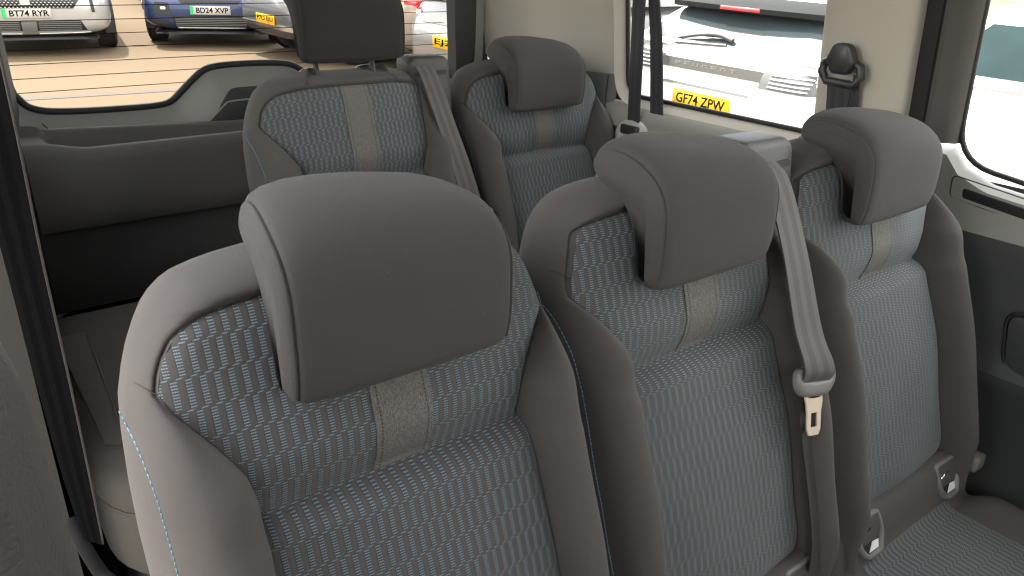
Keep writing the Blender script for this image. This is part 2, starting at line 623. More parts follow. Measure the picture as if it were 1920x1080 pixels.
def seat(base, label, group, hl=.243, hr=.243, flare_r=True, hr_up=0.0, cushion=True, kz=1, kx=1, stitch=('thread_blue', 'thread_pale')):
    t = thing('car_seat', base, label, 'car seat', group)
    vs_ = np.unique(np.concatenate([np.linspace(-.46, -.03, 44), np.linspace(-.03, .03, 21), np.linspace(.03, .13, 22), np.linspace(.13, .2045, 30), np.linspace(.2045, .25, 18)]))
    NB, NF = 18, 13
    def wf(v, side):
        v2 = min(v, .2045)
        b = itp(WF, v2)
        b = min(b, itp(WO, v2)*((hl if side < 0 else hr)/.243)-.0165)
        if side > 0 and not flare_r:
            b = min(b, .172) if v > .03 else b
            b = min(b, itp([(0, .154), (.06, .166), (.19, .172), (.2045, .160)], v)) if v > 0 else b
        return b
    def wo(v, side):
        return itp(WO, v)*((hl if side < 0 else hr)/.243)
    fab = [(-wf(v, -1), v) for v in vs_ if v <= .2045] + [(wf(v, 1), v) for v in vs_[::-1] if v <= .2045]
    out = [(-wo(v, -1), v) for v in vs_] + [(wo(v, 1), v) for v in vs_[::-1]]
    rows = []
    for v in vs_:
        fl, fr_, ol, orr = -wf(v, -1), wf(v, 1), -wo(v, -1), wo(v, 1)
        if v > .2045:
            k = (v-.2045)/(.25-.2045)
            fl, fr_ = fl*(1-k*.2), fr_*(1-k*.2)
        r = list(np.linspace(ol, fl, NB+1))+list(np.linspace(fl, -.0325, NF+1))[1:]+list(np.linspace(-.0325, .0325, 7))[1:]+list(np.linspace(.0325, fr_, NF+1))[1:]+list(np.linspace(fr_, orr, NB+1))[1:]
        rows.append(r)
    U = np.array(rows)
    n, m = U.shape
    VV = np.repeat(vs_[:, None], m, 1)
    Pq = np.stack([U.ravel(), VV.ravel()], -1)
    dfab = dist_poly(Pq, fab).reshape(n, m)
    dout = dist_poly(Pq, out).reshape(n, m)
    ic1, ic2 = NB, m-1-NB                      # fabric edge columns
    # smooth base shape
    crown = .020*(1-np.clip(np.abs(U)/.225, 0, 1)**2)
    upb = sstep((VV)/.055)
    lowb = sstep((-VV)/.028)
    base_w = np.where(VV >= 0, crown*upb, crown*lowb*1.05)
    base_w = base_w-.045*sstep((-.34-VV)/.12)+.010*np.exp(-((VV+.17)/.1)**2)
    base_w = base_w-.010*sstep((VV-.16)/.09)
    seam_dip = np.where(VV >= 0, -.009*np.exp(-(VV/.012)**2), -.009*np.exp(-(VV/.007)**2))
    crease = -.0045*np.exp(-(dfab/.004)**2)
    panel_w = base_w+seam_dip+crease
    # padding of the wings and yoke
    hb = .050*(1-sstep((VV-.02)/.12))+.010
    x = dfab/(dfab+dout+1e-9)
    hump = hb*np.sin(np.pi*np.clip(x*1.02, 0, 1)**.8)**.75
    roll = -.042*np.clip(1-dout/.042, 0, 1)**2.2
    edge_w = base_w
    bol_w = edge_w*(1-sstep(x))+crease+hump+roll+np.where(x < .5, seam_dip*.4*np.clip(1-dfab/.01, 0, 1), 0)
    isfab = np.zeros((n, m), bool)
    isfab[:, ic1:ic2+1] = True
    isfab[vs_ > .20451, :] = False
    Wd = np.where(isfab, panel_w, bol_w)
    for k in (ic1, ic2):
        Wd[:, k] = panel_w[:, k]
    jt = int(np.argmin(np.abs(vs_-.2045)))
    Wd[jt, ic1:ic2+1] = panel_w[jt, ic1:ic2+1]
    # a little hand-made unevenness
    Wd = Wd+.0012*np.sin(U*37+base[0]*9)*np.cos(VV*29+base[0]*5)*np.clip(dout/.03, 0, 1)
    def pt(i, j, extra=0):
        return SP(U[i, j], VV[i, j], Wd[i, j]+extra)
    # ---- bolster cover: everything outside the fabric, plus sides and back
    idx, V, F = {}, [], []
    def gi(i, j):
        if (i, j) not in idx:
            idx[(i, j)] = len(V)
            V.append(pt(i, j))
        return idx[(i, j)]
    for i in range(n-1):
        for j in range(m-1):
            infab = (ic1 <= j < ic2) and i < jt
            if not infab:
                F.append((gi(i, j), gi(i, j+1), gi(i+1, j+1), gi(i+1, j)))
    loop = [(i, 0) for i in range(n)]+[(n-1, j) for j in range(1, m)]+[(i, m-1) for i in range(n-2, -1, -1)]+[(0, j) for j in range(m-2, 0, -1)]
    prev = [gi(i, j) for i, j in loop]
    cu, cv = 0, -.1
    for wq, sc in ((-.060, 1.004), (-.085, .998), (-.102, .975), (-.110, .93)):
        cur = []
        for i, j in loop:
            cur.append(len(V))
            V.append(SP(cu+(U[i, j]-cu)*sc, cv+(VV[i, j]-cv)*sc, wq))
        for k in range(len(loop)):
            k2 = (k+1) % len(loop)
            F.append((prev[k], prev[k2], cur[k2], cur[k]))
        prev = cur
    F.append(tuple(prev))
    bol = mk('bolster_cover', V, F, 'seat_cloth', t)
    fixn(bol)
    # ---- fabric panels
    j0 = int(np.argmin(np.abs(vs_)))
    def panel(name, i0, i1, a, b, mat, extra=0, parent=t):
        V, UVs = [], []
        for i in range(i0, i1+1):
            for j in range(a, b+1):
                V.append(pt(i, j, extra))
                UVs.append((U[i, j], VV[i, j]))
        o = mk(name, V, gridfaces(i1-i0+1, b-a+1), mat, parent, True, UVs)
        return o
    panel('lower_panel', 0, j0, ic1, ic2, 'patterned_cloth')
    up = panel('upper_panel', j0, jt, ic1, ic2, 'patterned_cloth')
    # grey stripe with real edges
    a, b = ic1+NF, ic2-NF
    V, UVs = [], []
    for i in range(j0, jt+1):
        ks = [(a, 0)]+[(j, .0018) for j in range(a, b+1)]+[(b, 0)]
        for j, e in ks:
            V.append(pt(i, j, e))
            UVs.append((U[i, j], VV[i, j]))
    mk('stripe', V, gridfaces(jt-j0+1, b-a+3), 'grey_strip', t, True, UVs, 50)
    # ---- seams: yoke / wing join, and piping round the fabric
    def surf(u, v, lift=0):
        i = int(np.clip(np.searchsorted(vs_, v), 1, n-1))
        f = (v-vs_[i-1])/(vs_[i]-vs_[i-1])
        w0 = np.interp(u, U[i-1], Wd[i-1])
        w1 = np.interp(u, U[i], Wd[i])
        return SP(u, v, w0*(1-f)+w1*f+lift)
    pipe = [(-wf(v, -1), v) for v in np.linspace(-.42, .2043, 90)]
    pts = [surf(u, v, .0006) for u, v in pipe]+[surf(u, .2043, .0006) for u in np.linspace(-.1, .1, 16)]+[surf(wf(v, 1), v, .0006) for v in np.linspace(.2043, -.42, 90)]
    V, F = tube_data(pts, .0006, 5)
    mk('seam', V, F, 'thread_dark', bol)
    for s in (-1, 1):
        W = hl if s < 0 else hr
        if s > 0 and not flare_r:
            p = [surf(x_, .12-(x_-.172)*.3, .0004) for x_ in np.linspace(.172, W*.97, 8)]
        else:
            q0, q1 = wf(.138, s), wo(.150, s)*.985
            p = [surf(s*q, .138+(q-q0)/(q1-q0)*.012, .0004) for q in np.linspace(q0, q1, 7)]
        V, F = tube_data(p, .0008, 5)
        mk('seam', V, F, 'thread_dark', bol)
    # ---- contrast stitching along the wings
    for s in (-1, 1):
        W = (hl if s < 0 else hr)
        path = smoothpath([(W*.985, .128), (W*.965, .10), (W*.955, .06), (W*.95, 0), (W*.95, -.10), (W*.945, -.2), (W*.935, -.3), (W*.93, -.40)], 8)
        if s > 0 and flare_r:
            path = smoothpath([(W*.965, .118), (W*.925, .085), (W*.905, .05), (W*.895, 0), (W*.89, -.10), (W*.885, -.2), (W*.88, -.3), (W*.875, -.40)], 8)
        if s > 0 and not flare_r:
            path = smoothpath([(W*.93, .10), (W*.90, 0), (W*.88, -.15), (W*.875, -.38)], 10)
        # resample at stitch pitch
        L = [0]
        for a_, b_ in zip(path[:-1], path[1:]):
            L.append(L[-1]+(b_-a_).length)
        parts = []
        q = .002
        while q < L[-1]-.004:
            ends = []
            for qq in (q, q+.0021, q+.0042):
                uu = float(np.interp(qq, L, [p.x for p in path]))
                vv = float(np.interp(qq, L, [p.y for p in path]))
                ends.append(surf(s*uu, vv, .0006 if qq != q+.0021 else .0013))
            parts.append(tube_data(ends, .00062, 4))
            q += .0056
        V, F = join(parts)
        o = mk('stitching', V, F, stitch[0] if s < 0 else stitch[1], bol)
    # ---- headrest and its sleeves
    headrest(t, hr_up, kz, kx)
    for s in (-1, 1):
        c = SP(s*.068, .2475, -.048)
        rg = []
        ax = SP(0, 1, 0)-SP(0, 0, 0)
        aw = SP(0, 0, 1)-SP(0, 0, 0)
        for hh, rr in ((-.012, .019), (.002, .0205), (.006, .019), (.0085, .014), (.0085, .0072)):
            rg.append([c+ax*hh+Vector((1, 0, 0))*math.cos(q)*rr*1.15+aw*math.sin(q)*rr for q in [2*math.pi*k/20 for k in range(20)]])
        o = loft('post_sleeve', rg, 'plastic_mid' if hr_up == 0 else 'plastic_black', t, True, True)
        fixn(o)
    # ---- cushion
    if cushion:
        NX, NY = 41, 40
        cw = .232
        prof = smoothpath([(.515, -.875), (.490, -.852), (.466, -.847), (.452, -.860), (.444, -.885), (.439, -.915), (.431, -.936), (.415, -.943), (.36, -.945), (.25, -.945), (.13, -.940), (.03, -.940), (-.03, -.955), (-.055, -.985), (-.06, -1.02)], 4)
        cl = [0]
        for p_, q_ in zip(prof[:-1], prof[1:]):
            cl.append(cl[-1]+(q_-p_).length)
        CT = cl[-1]
        P0 = Vector((0, 0, -.93-FLOOR))
        def cpt(a, b, extra=0):
            # a -1..1 across, b 0..1 from back to front along the cushion section
            y = float(np.interp(b*CT, cl, [p_.x for p_ in prof]))-SEAT_Y
            z = float(np.interp(b*CT, cl, [p_.y for p_ in prof]))-FLOOR
            x = a*cw*(1-.10*max(0, b-.85)/.15*abs(a))
            z += .034*float(sstep((abs(a)-.60)/.2))*(1-float(sstep((abs(a)-.90)/.10))*1.3)*float(sstep((b-.22)/.1))
            z -= .045*max(0, (abs(a)-.93)/.07)**2
            return Vector((x, y, z+extra))
        bs = sorted(set(list(np.linspace(0, 1, 64))+[.205]))
        as_ = sorted(set(list(np.linspace(-1, 1, NX))+[-.66, .66]))
        V = [cpt(a_, b_) for b_ in bs for a_ in as_]
        F = gridfaces(len(bs), len(as_))
        # skirt
        m2 = len(as_)
        lp = [k for k in range(m2)]+[i*m2+m2-1 for i in range(1, len(bs))]+[(len(bs)-1)*m2+k for k in range(m2-2, -1, -1)]+[i*m2 for i in range(len(bs)-2, 0, -1)]
        cur = []
        for k in lp:
            cur.append(len(V))
            V.append(Vector((V[k].x*.97, V[k].y, P0.z-.13)))
        for k in range(len(lp)):
            k2 = (k+1) % len(lp)
            F.append((lp[k], lp[k2], cur[k2], cur[k]))
        F.append(tuple(cur))
        cu_ = mk('cushion', V, F, 'seat_cloth', t)
        fixn(cu_)
        V, UVs = [], []
        bb = [b_ for b_ in bs if b_ >= .205]
        aa = [a_ for a_ in as_ if abs(a_) <= .6601]
        for b_ in bb:
            for a_ in aa:
                edge = min((b_-.205)/.012, (.6601-abs(a_))/.03)
                p = cpt(a_, b_, -.004+.009*float(sstep(edge)))
                V.append(p)
                UVs.append((p.x*1.0, -(b_*CT)))
        mk('cushion_panel', V, gridfaces(len(bb), len(aa)), 'patterned_cloth', t, True, UVs)
    # child-seat anchor guides let into the cushion roll
    if cushion:
        nrm = Vector((0, -.93, .36)).normalized()
        upv = Vector((0, .36, .93)).normalized()
        for ux in (-.128, .145):
            c = Vector((ux, .4475-SEAT_Y, -.886-FLOOR))
            fr = lambda a_, b_, d_, c=c: c+Vector((1, 0, 0))*a_*1.3+upv*b_*1.12+nrm*d_
            oo = rounded([(-.030, .034), (.030, .034), (.036, .0), (.026, -.036), (-.010, -.036), (-.026, -.012)], [.008, .012, .012, .010, .012, .010], 4)
            ii = offset_poly(oo, -.0075)
            rg = [[fr(*p_, -.012) for p_ in oo], [fr(*p_, .004) for p_ in oo], [fr(*p_, .0075) for p_ in offset_poly(oo, -.003)], [fr(*p_, .006) for p_ in ii], [fr(*p_, -.010) for p_ in ii]]
            o = loft('anchor_guide', rg, 'plastic_buckle', t, True, False)
            fixn(o)
            mk('guide_hollow', [fr(*p_, .0010) for p_ in ii], [tuple(range(len(ii)))], 'rubber', o, False)
            prism('label_glint', [(-.002, -.026), (.020, -.026), (.022, -.014), (.008, -.012)], lambda a_, b_, d_: fr(a_, b_, .0016+d_), .0008, 'label_white', o)  # white label tab, its glint put into the colour
            V, F = tube_data([fr(-.016, .006, .003), fr(.004, .012, .004)], .0028, 6)
            mk('anchor_bar', V, F, 'chrome', o)
    # pedestal
    fz = -.93-FLOOR
    rbox('pedestal', (0, -.14, (fz-.10)/2+.01), (.36, .34, fz-.12), 'plastic_dark', t, .02)
    return t, surf

def Pt(x, y, z):
    return Vector((x, y, z+H))
SX, S3 = .46, .517
XA = .3255
ROW2 = 'second-row seats'
ROW3 = 'third-row seats'
sA, surfA = seat(Pt(XA, SEAT_Y, FLOOR), 'nearest seat, its large headrest in the middle of the photo, left wing catching daylight', ROW2, .247, .230)
sB, surfB = seat(Pt(XA+SX, SEAT_Y, FLOOR), 'middle front-row seat with a grey belt and metal tongue running down its right side', ROW2, .229, .229, False, kz=.955, kx=.955)
sC, surfC = seat(Pt(XA+2*SX, SEAT_Y, FLOOR), 'right front-row seat beside the window, patterned cushion below it at lower right', ROW2, .229, .236, kz=.905, kx=.925)
O3 = Vector((.452, .958, .0148))
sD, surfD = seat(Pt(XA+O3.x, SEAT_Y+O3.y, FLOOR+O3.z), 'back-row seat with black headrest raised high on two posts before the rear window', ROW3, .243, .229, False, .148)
sE, surfE = seat(Pt(XA+O3.x+S3, SEAT_Y+O3.y, FLOOR+O3.z), 'back-row seat with lowered headrest in front of the beige rear pillar', ROW3, kz=.955, kx=.97)
# ------------------------------------------------------------------ van shell
van = thing('van', Pt(.785, 1.0, FLOOR), 'van cabin around the seats: beige pillars, dark side trim, large rear and side windows', 'van')
VB = Pt(.785, 1.0, FLOOR)
def L(x, y, z):
    return Pt(x, y, z)-VB
def xw(z):
    return 1.56-.12*max(0, z+.33)
def strip_loft(name, paths, mat, parent=van, sharp=40, thick=0):
    """open surface lofted through equal-length point lists (lens frame)"""
    V = [L(*p) for r in paths for p in r]
    o = mk(name, V, gridfaces(len(paths), len(paths[0])), mat, parent, True, None, sharp)
    return o
def frame_ring(name, inner, outer, mp, d0, d1, mat, parent=van):
    """flat ring between two equal-length loops; mp(a,b,depth)"""
    n = len(inner)
    V = [L(*mp(a, b, d0)) for a, b in inner]+[L(*mp(a, b, d1)) for a, b in outer]
    F = [(k, (k+1) % n, n+(k+1) % n, n+k) for k in range(n)]
    return mk(name, V, F, mat, parent, True, None, 40)
def pane(name, loop, mp, d, parent, mat='clear_glass'):
    V = [L(*mp(a, b, d)) for a, b in loop]
    return mk(name, V, [tuple(range(len(loop)))], mat, parent, False)
def seal_tube(name, loop, mp, d, r, parent, mat='rubber'):
    pts = [L(*mp(a, b, d)) for a, b in loop]
    V, F = tube_data(pts+[pts[0], pts[1]], r, 8)
    return mk(name, V, F, mat, parent)
ROOF = .44
# floor and roof
rbox('floor', L(.80, .65, FLOOR-.03), (1.62, 3.1, .06), 'carpet', van, .005)
rbox('roof', L(.785, .70, ROOF+.03), (1.66, 3.05, .06), 'headlining', van, .01)
rbox('sun_block_overhang', L(.785, 2.36, .30), (1.4, .32, .05), 'plastic_black', van, .015)  # unseen overhang added to keep sun out of the rear window

# ---- right side: quarter window
def rm(y, z, d):
    return (xw(z)+d, y, z)
qloop = rounded([(.962, -.352), (1.552, -.352), (1.556, .26), (.945, .26)], [.022, .055, .05, .05], 6)
qw = seal_tube('window_seal', qloop, rm, .028, .0065, van)
pane('window_pane', qloop, rm, .034, van)
# reveal round the glass and light ledge
qo = offset_poly(qloop, .012)
frame_ring('window_reveal', qloop, offset_poly(qloop, .022), rm, .030, -.004, 'beige_trim')
ys = np.linspace(.945, 1.64, 26)
strip_loft('body_side', [[(1.62, y, FLOOR), (1.60, y, 0), (1.56, y, ROOF)] for y in (1.585, 2.2)], 'plastic_dark')
def ledge_sec(y):
    k = float(sstep((y-1.38)/.16))
    return [(1.572, y, -.368), (1.560, y, -.372), (1.548, y, -.380), (1.532-.01*k, y, -.398), (1.524-.01*k, y, -.412), (1.519-.01*k, y, -.424)]
strip_loft('window_ledge', [ledge_sec(y) for y in ys], 'plastic_light')
def lower_sec(y):
    return [(1.519, y, -.424), (1.512, y, -.436), (1.510, y, -.47), (1.525, y, -.52), (1.535, y, -.70), (1.540, y, -.95), (1.545, y, FLOOR)]
strip_loft('side_trim', [lower_sec(y) for y in np.linspace(.76, 2.12, 12)], 'plastic_dark')
# outer skin so that no daylight leaks under the trim
strip_loft('body_side', [[(1.60, y, -.375), (1.60, y, FLOOR-.05)] for y in (-2.0, 2.2)], 'plastic_dark')
# rear quarter trim below the beige pillar, with panel joints
tube('panel_joint', [L(1.558, 1.603, -.305), L(1.553, 1.602, -.345), L(1.540, 1.59, -.385), L(1.530, 1.55, -.400), L(1.527, 1.46, -.406)], .0016, 'rubber', van, 6)
tube('panel_joint', [L(1.530, 1.58, -.40), L(1.519, 1.50, -.425)], .0014, 'plastic_pale', van, 6)
# beige D-pillar, a curved cover between rear frame and quarter window
dp = [(1.478, 2.115), (1.50, 2.09), (1.515, 2.04), (1.520, 1.97), (1.503, 1.88), (1.496, 1.80), (1.499, 1.74), (1.508, 1.69), (1.520, 1.645), (1.535, 1.605), (1.552, 1.577), (1.565, 1.565), (1.580, 1.560)]
dps = smoothpath(dp, 4)
strip_loft('pillar_cover', [[(p.x-.12*(z+.33)+.025, p.y, z) for p in dps] for z in (-.30-.0, -.29, -.1, .1, .25, ROOF)], 'beige_trim')
def rq_sec(y):
    ptab = sorted([(p.y, p.x) for p in dps])
    xt = float(np.interp(y, [a for a, _ in ptab], [b for _, b in ptab]))+.0215
    return [(xt+.008, y, -.275), (xt+.002, y, -.306), (xt-.004, y, -.345), (xt-.012, y, -.40), (xt-.018, y, -.43), (xt-.022, y, -.46)]
strip_loft('quarter_trim', [rq_sec(y) for y in np.linspace(1.577, 2.10, 20)], 'plastic_mid')
# C-pillar cover
cp = smoothpath([(1.580, .966), (1.562, .962), (1.545, .950), (1.534, .925), (1.530, .88), (1.530, .83), (1.532, .79), (1.540, .764), (1.552, .756), (1.572, .754)], 4)
strip_loft('pillar_cover', [[(p.x-.12*(z+.33)+.012, p.y, z) for p in cp] for z in (-.40, -.2, 0, .2, ROOF)], 'beige_trim')
# ---- sliding door: dark seal gap, pillar trim, window, ledge and card
strip_loft('door_seal', [[(1.575-.12*(z+.33), .757, z), (1.570-.12*(z+.33), .742, z), (1.566-.12*(z+.33), .722, z), (1.580-.12*(z+.33), .712, z)] for z in (-.46, 0, ROOF)], 'rubber')
dloop = rounded([(.652, -.345), (.20, -.400), (-.22, -.415), (-.22, .26), (.655, .26)], [.075, .1, .05, .05, .05], 7)
seal_tube('window_seal', dloop, rm, .020, .0055, van)
pane('window_pane', dloop, rm, .028, van)
strip_loft('door_pillar', [[(1.572-.12*max(0, z+.33), .716, z), (1.556-.12*max(0, z+.33), .712, z), (1.548-.12*max(0, z+.33), .700, z), (1.552-.12*max(0, z+.33), .672, z), (1.566-.12*max(0, z+.33), .655, z), (1.585-.12*max(0, z+.33), .650, z)] for z in (-.312, -.2, 0, .2, ROOF)], 'carpet_back')
def dl_top(y):
    return float(np.interp(y, [.20, .575, .63, .66, .715], [-.408, -.374, -.352, -.318, -.318]))
def door_sec(y):
    t0 = dl_top(y)
    return [(1.586, y, t0-.002), (1.566, y, t0-.006), (1.552, y, t0-.012), (1.548, y, min(t0-.03, -.385)), (1.545, y, -.425), (1.538, y, -.443), (1.532, y, -.46)]
yd = sorted(set(list(np.linspace(-2.0, .5, 25))+list(np.linspace(.5, .716, 16))))
strip_loft('door_ledge', [door_sec(y) for y in yd], 'plastic_light')
def card_sec(y):
    return [(1.532, y, -.46), (1.530, y, -.485), (1.536, y, -.52), (1.538, y, -.66), (1.530, y, -.695), (1.518, y, -.712), (1.520, y, -.735), (1.540, y, -.76), (1.545, y, -.95), (1.548, y, FLOOR)]
card = strip_loft('door_card', [card_sec(y) for y in np.linspace(-2.0, .752, 34)], 'plastic_dark')
strip_loft('door_pillar', [[(1.56, y, -.46), (1.50, y, ROOF)] for y in (-.22, -.48)], 'plastic_dark')
strip_loft('door_pillar', [[(1.56, y, -.46), (1.50, y, ROOF)] for y in (-1.3, -2.0)], 'plastic_dark')
# pocket slot in the ledge and the padded armrest panel
def onl(y, z, d):
    return L(1.549-d, y, z)
slot = rounded([(.612, -.372-.013), (.30, -.405-.013), (.30, -.425-.013), (.61, -.394-.010)], .006, 4)
prism('handle_slot', slot, onl, .0025, 'rubber', van, .001)
slot2 = rounded([(.636, -.365), (.36, -.396), (.36, -.436), (.632, -.408)], .012, 4)
V, F = tube_data([onl(a, b, .0015) for a, b in slot2+slot2[:2]], .0013, 6)
mk('panel_joint', V, F, 'rubber', van)
arm = rounded([(.470, -.585), (.30, -.60), (.30, -.705), (.452, -.695)], .03, 5)
prism('armrest_pad', arm, lambda a, b, c: L(1.537-c, a, b), .010, 'plastic_dark', van, .004)
V, F = tube_data([L(1.5345, a, b) for a, b in offset_poly(arm, .005)+offset_poly(arm, .005)[:2]], .0035, 6)
mk('panel_joint', V, F, 'rubber', van)

# ---- left side (seen edge-on) with its windows
def lm(y, z, d):
    return (float(np.interp(y, [.45, .8, 1.3, 1.9, 2.12], [-.005, .020, .045, .105, .135]))-d, y, z)
strip_loft('side_trim', [[(lm(y, 0, 0)[0]-.03, y, -.34), (lm(y, 0, 0)[0]+.0, y, -.36), (lm(y, 0, 0)[0]+.004, y, -.40), (lm(y, 0, 0)[0]+.0, y, -.6), (lm(y, 0, 0)[0], y, FLOOR)] for y in np.linspace(1.02, 2.13, 12)], 'plastic_dark')
for y0, y1 in ((1.02, 1.2), (1.95, 2.13)):
    strip_loft('pillar_cover', [[(lm(y, 0, 0)[0]-.02, y, -.36), (lm(y, 0, 0)[0]-.04, y, 0), (lm(y, 0, 0)[0]+.02, y, ROOF)] for y in np.linspace(y0, y1, 4)], 'plastic_dark')
for y0, y1 in ((1.2, 1.95),):
    lp = [(y0, -.35), (y1, -.35), (y1, ROOF-.1), (y0, ROOF-.1)]
    pane('window_pane', lp, lambda y, z, d: (lm(y, z, 0)[0]-.03, y, z), 0, van, 'tinted_glass')  # unseen pane, tint added to dim the back rows
strip_loft('body_side', [[(-.06, y, -.36), (-.06, y, FLOOR-.05)] for y in (1.02, 2.2)], 'plastic_dark')
strip_loft('door_frame', [[(x, 1.022-.2*x, z) for x in (-.06, .017, .022, .040)] for z in (FLOOR, -.36, ROOF)], 'rubber')
strip_loft('unseen_front_door', [[(-.10, y, -.33), (-.08, y, -.40), (-.09, y, -.8), (-.09, y, FLOOR)] for y in np.linspace(-2.0, .27, 8)], 'plastic_dark')  # unseen closed front door, added to cut front-left light
for y0, y1 in ((-2.0, -1.25), (-.35, .27)):
    strip_loft('door_pillar', [[(-.10, y, -.36), (-.06, y, ROOF)] for y in (y0, y1)], 'plastic_dark')  # unseen pillars, added to narrow the light from the left
pane('window_pane', [(-1.25, -.34), (-.35, -.34), (-.35, ROOF-.05), (-1.25, ROOF-.05)], lambda y, z, d: (-.09, y, z), 0, van)
# B-pillar lower trim at the lens's left
BLOB_Z = [-1.2, -.42, -.337, -.287, -.250, -.226, -.202, -.182, -.165, -.14, -.08, -.02]
BLOB_X = [.030, .0190, .0150, .0150, .0125, .0125, .0105, .0068, .0030, -.004, -.014, -.03]
bp = []
for z in np.linspace(-1.2, -.02, 26):
    f = float(np.interp(z, BLOB_Z, BLOB_X))
    bp.append([(-.06, .470, z), (f-.010, .462, z), (f-.002, .450, z), (f, .432, z), (f-.001, .41, z), (f-.006, .38, z), (f-.02, .35, z), (-.06, .33, z)])
strip_loft('pillar_trim', bp, 'plastic_grain')

# ---- tailgate
def tm(x, z, d):
    return (x, 2.15-d, z)
rl = [(.176, .02), (.174, -.28), (.190, -.345), (.225, -.372), (.30, -.381), (.42, -.384), (.49, -.383), (.525, -.376), (.553, -.354), (.590, -.322), (.620, -.302), (.655, -.2945), (.72, -.2925),
      (.80, -.2945), (.85, -.301), (.880, -.315), (.91, -.340), (.945, -.368), (.98, -.381), (1.1, -.384), (1.28, -.384), (1.345, -.372), (1.378, -.335), (1.388, -.26), (1.388, .02)]
rloop = [tuple(p) for p in smoothpath(rl, 4)]
gate = mk('tailgate', *(lambda r: ([L(*tm(a, b, .0)) for a, b in r]+[L(*tm(a, b, .028)) for a, b in offset_poly(r, .030)]+[L(*tm(a, b, .052)) for a, b in offset_poly(r, .062)]+[L(*tm(a, b, .058)) for a, b in offset_poly(r, .085)],
      gridfaces(4, len(r), 0, True)))(rloop), 'plastic_light', van)
seal_tube('window_seal', offset_poly(rloop, -.002), tm, .004, .0085, gate)
rp = pane('window_pane', rloop, tm, -.010, gate, 'rear_glass')
for k in range(13):
    zz = -.330+.0318*k
    xs = [p[0] for p in rloop]
    # clip the wire to the glass outline
    pts = []
    for x in np.linspace(.17, 1.40, 124):
        # inside test
        c = False
        for i in range(len(rloop)):
            (x1, z1), (x2, z2) = rloop[i-1], rloop[i]
            if (z1 > zz) != (z2 > zz) and x < (x2-x1)*(zz-z1)/(z2-z1)+x1:
                c = not c
        pts.append((x, c))
    run = []
    for x, c in pts+[(9, False)]:
        if c:
            run.append(x)
        else:
            if len(run) > 3:
                tube('heating_wire', [L(run[0], 2.153, zz), L(run[-1], 2.153, zz)], .0010, 'wire', gate, 5)
            run = []
rbox('tailgate_lower', L(.785, 2.145, -.83), (1.42, .05, .80), 'carpet_pale', van, .01)
strip_loft('tailgate_ledge', [[(x, 2.115, -.425), (x, 2.10, -.445), (x, 2.118, -.47)] for x in np.linspace(.13, 1.46, 12)], 'plastic_mid')
tube('panel_joint', [L(.222, 2.105, -.395), L(.246, 2.098, -.425)], .0014, 'rubber', van, 6)
# dark raised plate on the tailgate trim below the wiper cover
prism('dark_plate', rounded([(.665, -.345), (.90, -.345), (.92, -.435), (.58, -.440), (.62, -.40)], .02, 4), lambda a, b, c: L(a, 2.105-c, b), .012, 'plastic_black', van, .004)
# rear frame on the right: dark surround
strip_loft('rear_frame', [[(1.372-.03*(z+.33), 2.140, z), (1.384-.03*(z+.33), 2.112, z), (1.40-.03*(z+.33), 2.105, z), (1.445-.06*(z+.33), 2.10, z), (1.470-.09*(z+.33), 2.098, z), (1.490-.12*(z+.33), 2.112, z), (1.52-.12*(z+.33), 2.13, z)] for z in (-.5, -.3, 0, .2, ROOF)], 'plastic_dark')
strip_loft('rear_frame', [[(.185, 2.135, z), (.172, 2.10, z), (.14, 2.09, z), (.10, 2.10, z)] for z in (-.45, -.2, 0, .2, ROOF)], 'plastic_dark')
rbox('rear_header', L(.785, 2.13, .26), (1.5, .1, .42), 'plastic_mid', van, .01)
# unseen cabin front, added to cut front light; bulk of the dashboard keeps the floor dark, right front door pillar
rbox('roof', L(.785, -1.45, ROOF+.03), (1.66, 1.20, .06), 'headlining', van, .01)
rbox('unseen_dashboard', L(.785, -1.65, -.80), (1.60, .60, .86), 'plastic_dark', van, .05, 3)
rbox('unseen_header', L(.785, -1.98, .29), (1.60, .08, .34), 'headlining', van, .01)
for xx in (-.02, 1.56):
    rbox('windscreen_pillar', L(xx, -1.95, .0), (.10, .14, .90), 'plastic_dark', van, .02)
pane('windscreen', [(.0, -.38), (1.56, -.38), (1.56, .14), (.0, .14)], lambda a, b, d: (a, -2.0, b), 0, van)

# ---- parcel shelf standing behind the back row
sh = thing('parcel_shelf', Pt(.78, 1.97, -.62), 'dark felt-covered parcel tray below the rear window, left of the raised-headrest seat', 'parcel shelf')
SB = Pt(.78, 1.97, -.62)
def LS(x, y, z):
    return Pt(x, y, z)-SB
def shelf_sec(x):
    k = float(sstep((x-.20)/.06))               # solid left end, then the tray opens
    rim = -.400-.020*float(sstep((x-.17)/.12))
    fl = rim-.005-.075*k
    rr = -.397-.026*(x-.155)/.5 if x < .655 else -.423
    return [(x, 1.905, -.60), (x, 1.895, -.594), (x, 1.893, -.55), (x, 1.893, rim-.030), (x, 1.897, rim-.012), (x, 1.908, rim-.002), (x, 1.922, rim), (x, 1.936, rim-.006-.010*k), (x, 1.946, fl+.02*k), (x, 1.955, fl),
            (x, 2.03, fl), (x, 2.042, fl+.02), (x, 2.048, rr-.006), (x, 2.054, rr), (x, 2.072, rr), (x, 2.08, rr-.007), (x, 2.082, -.60)]
xs = sorted(set(list(np.linspace(.155, .32, 24))+list(np.linspace(.32, 1.42, 24))))
loft('tray', [[LS(*p) for p in shelf_sec(x)] for x in xs], 'carpet_pale', sh, True, True, True, 70)
fixn(sh.children[0])
rbox('lower_panel', LS(.785, 1.945, -.785), (1.27, .03, .42), 'carpet', sh, .006)  # dark sheet added to stand for the shaded gap below the tray

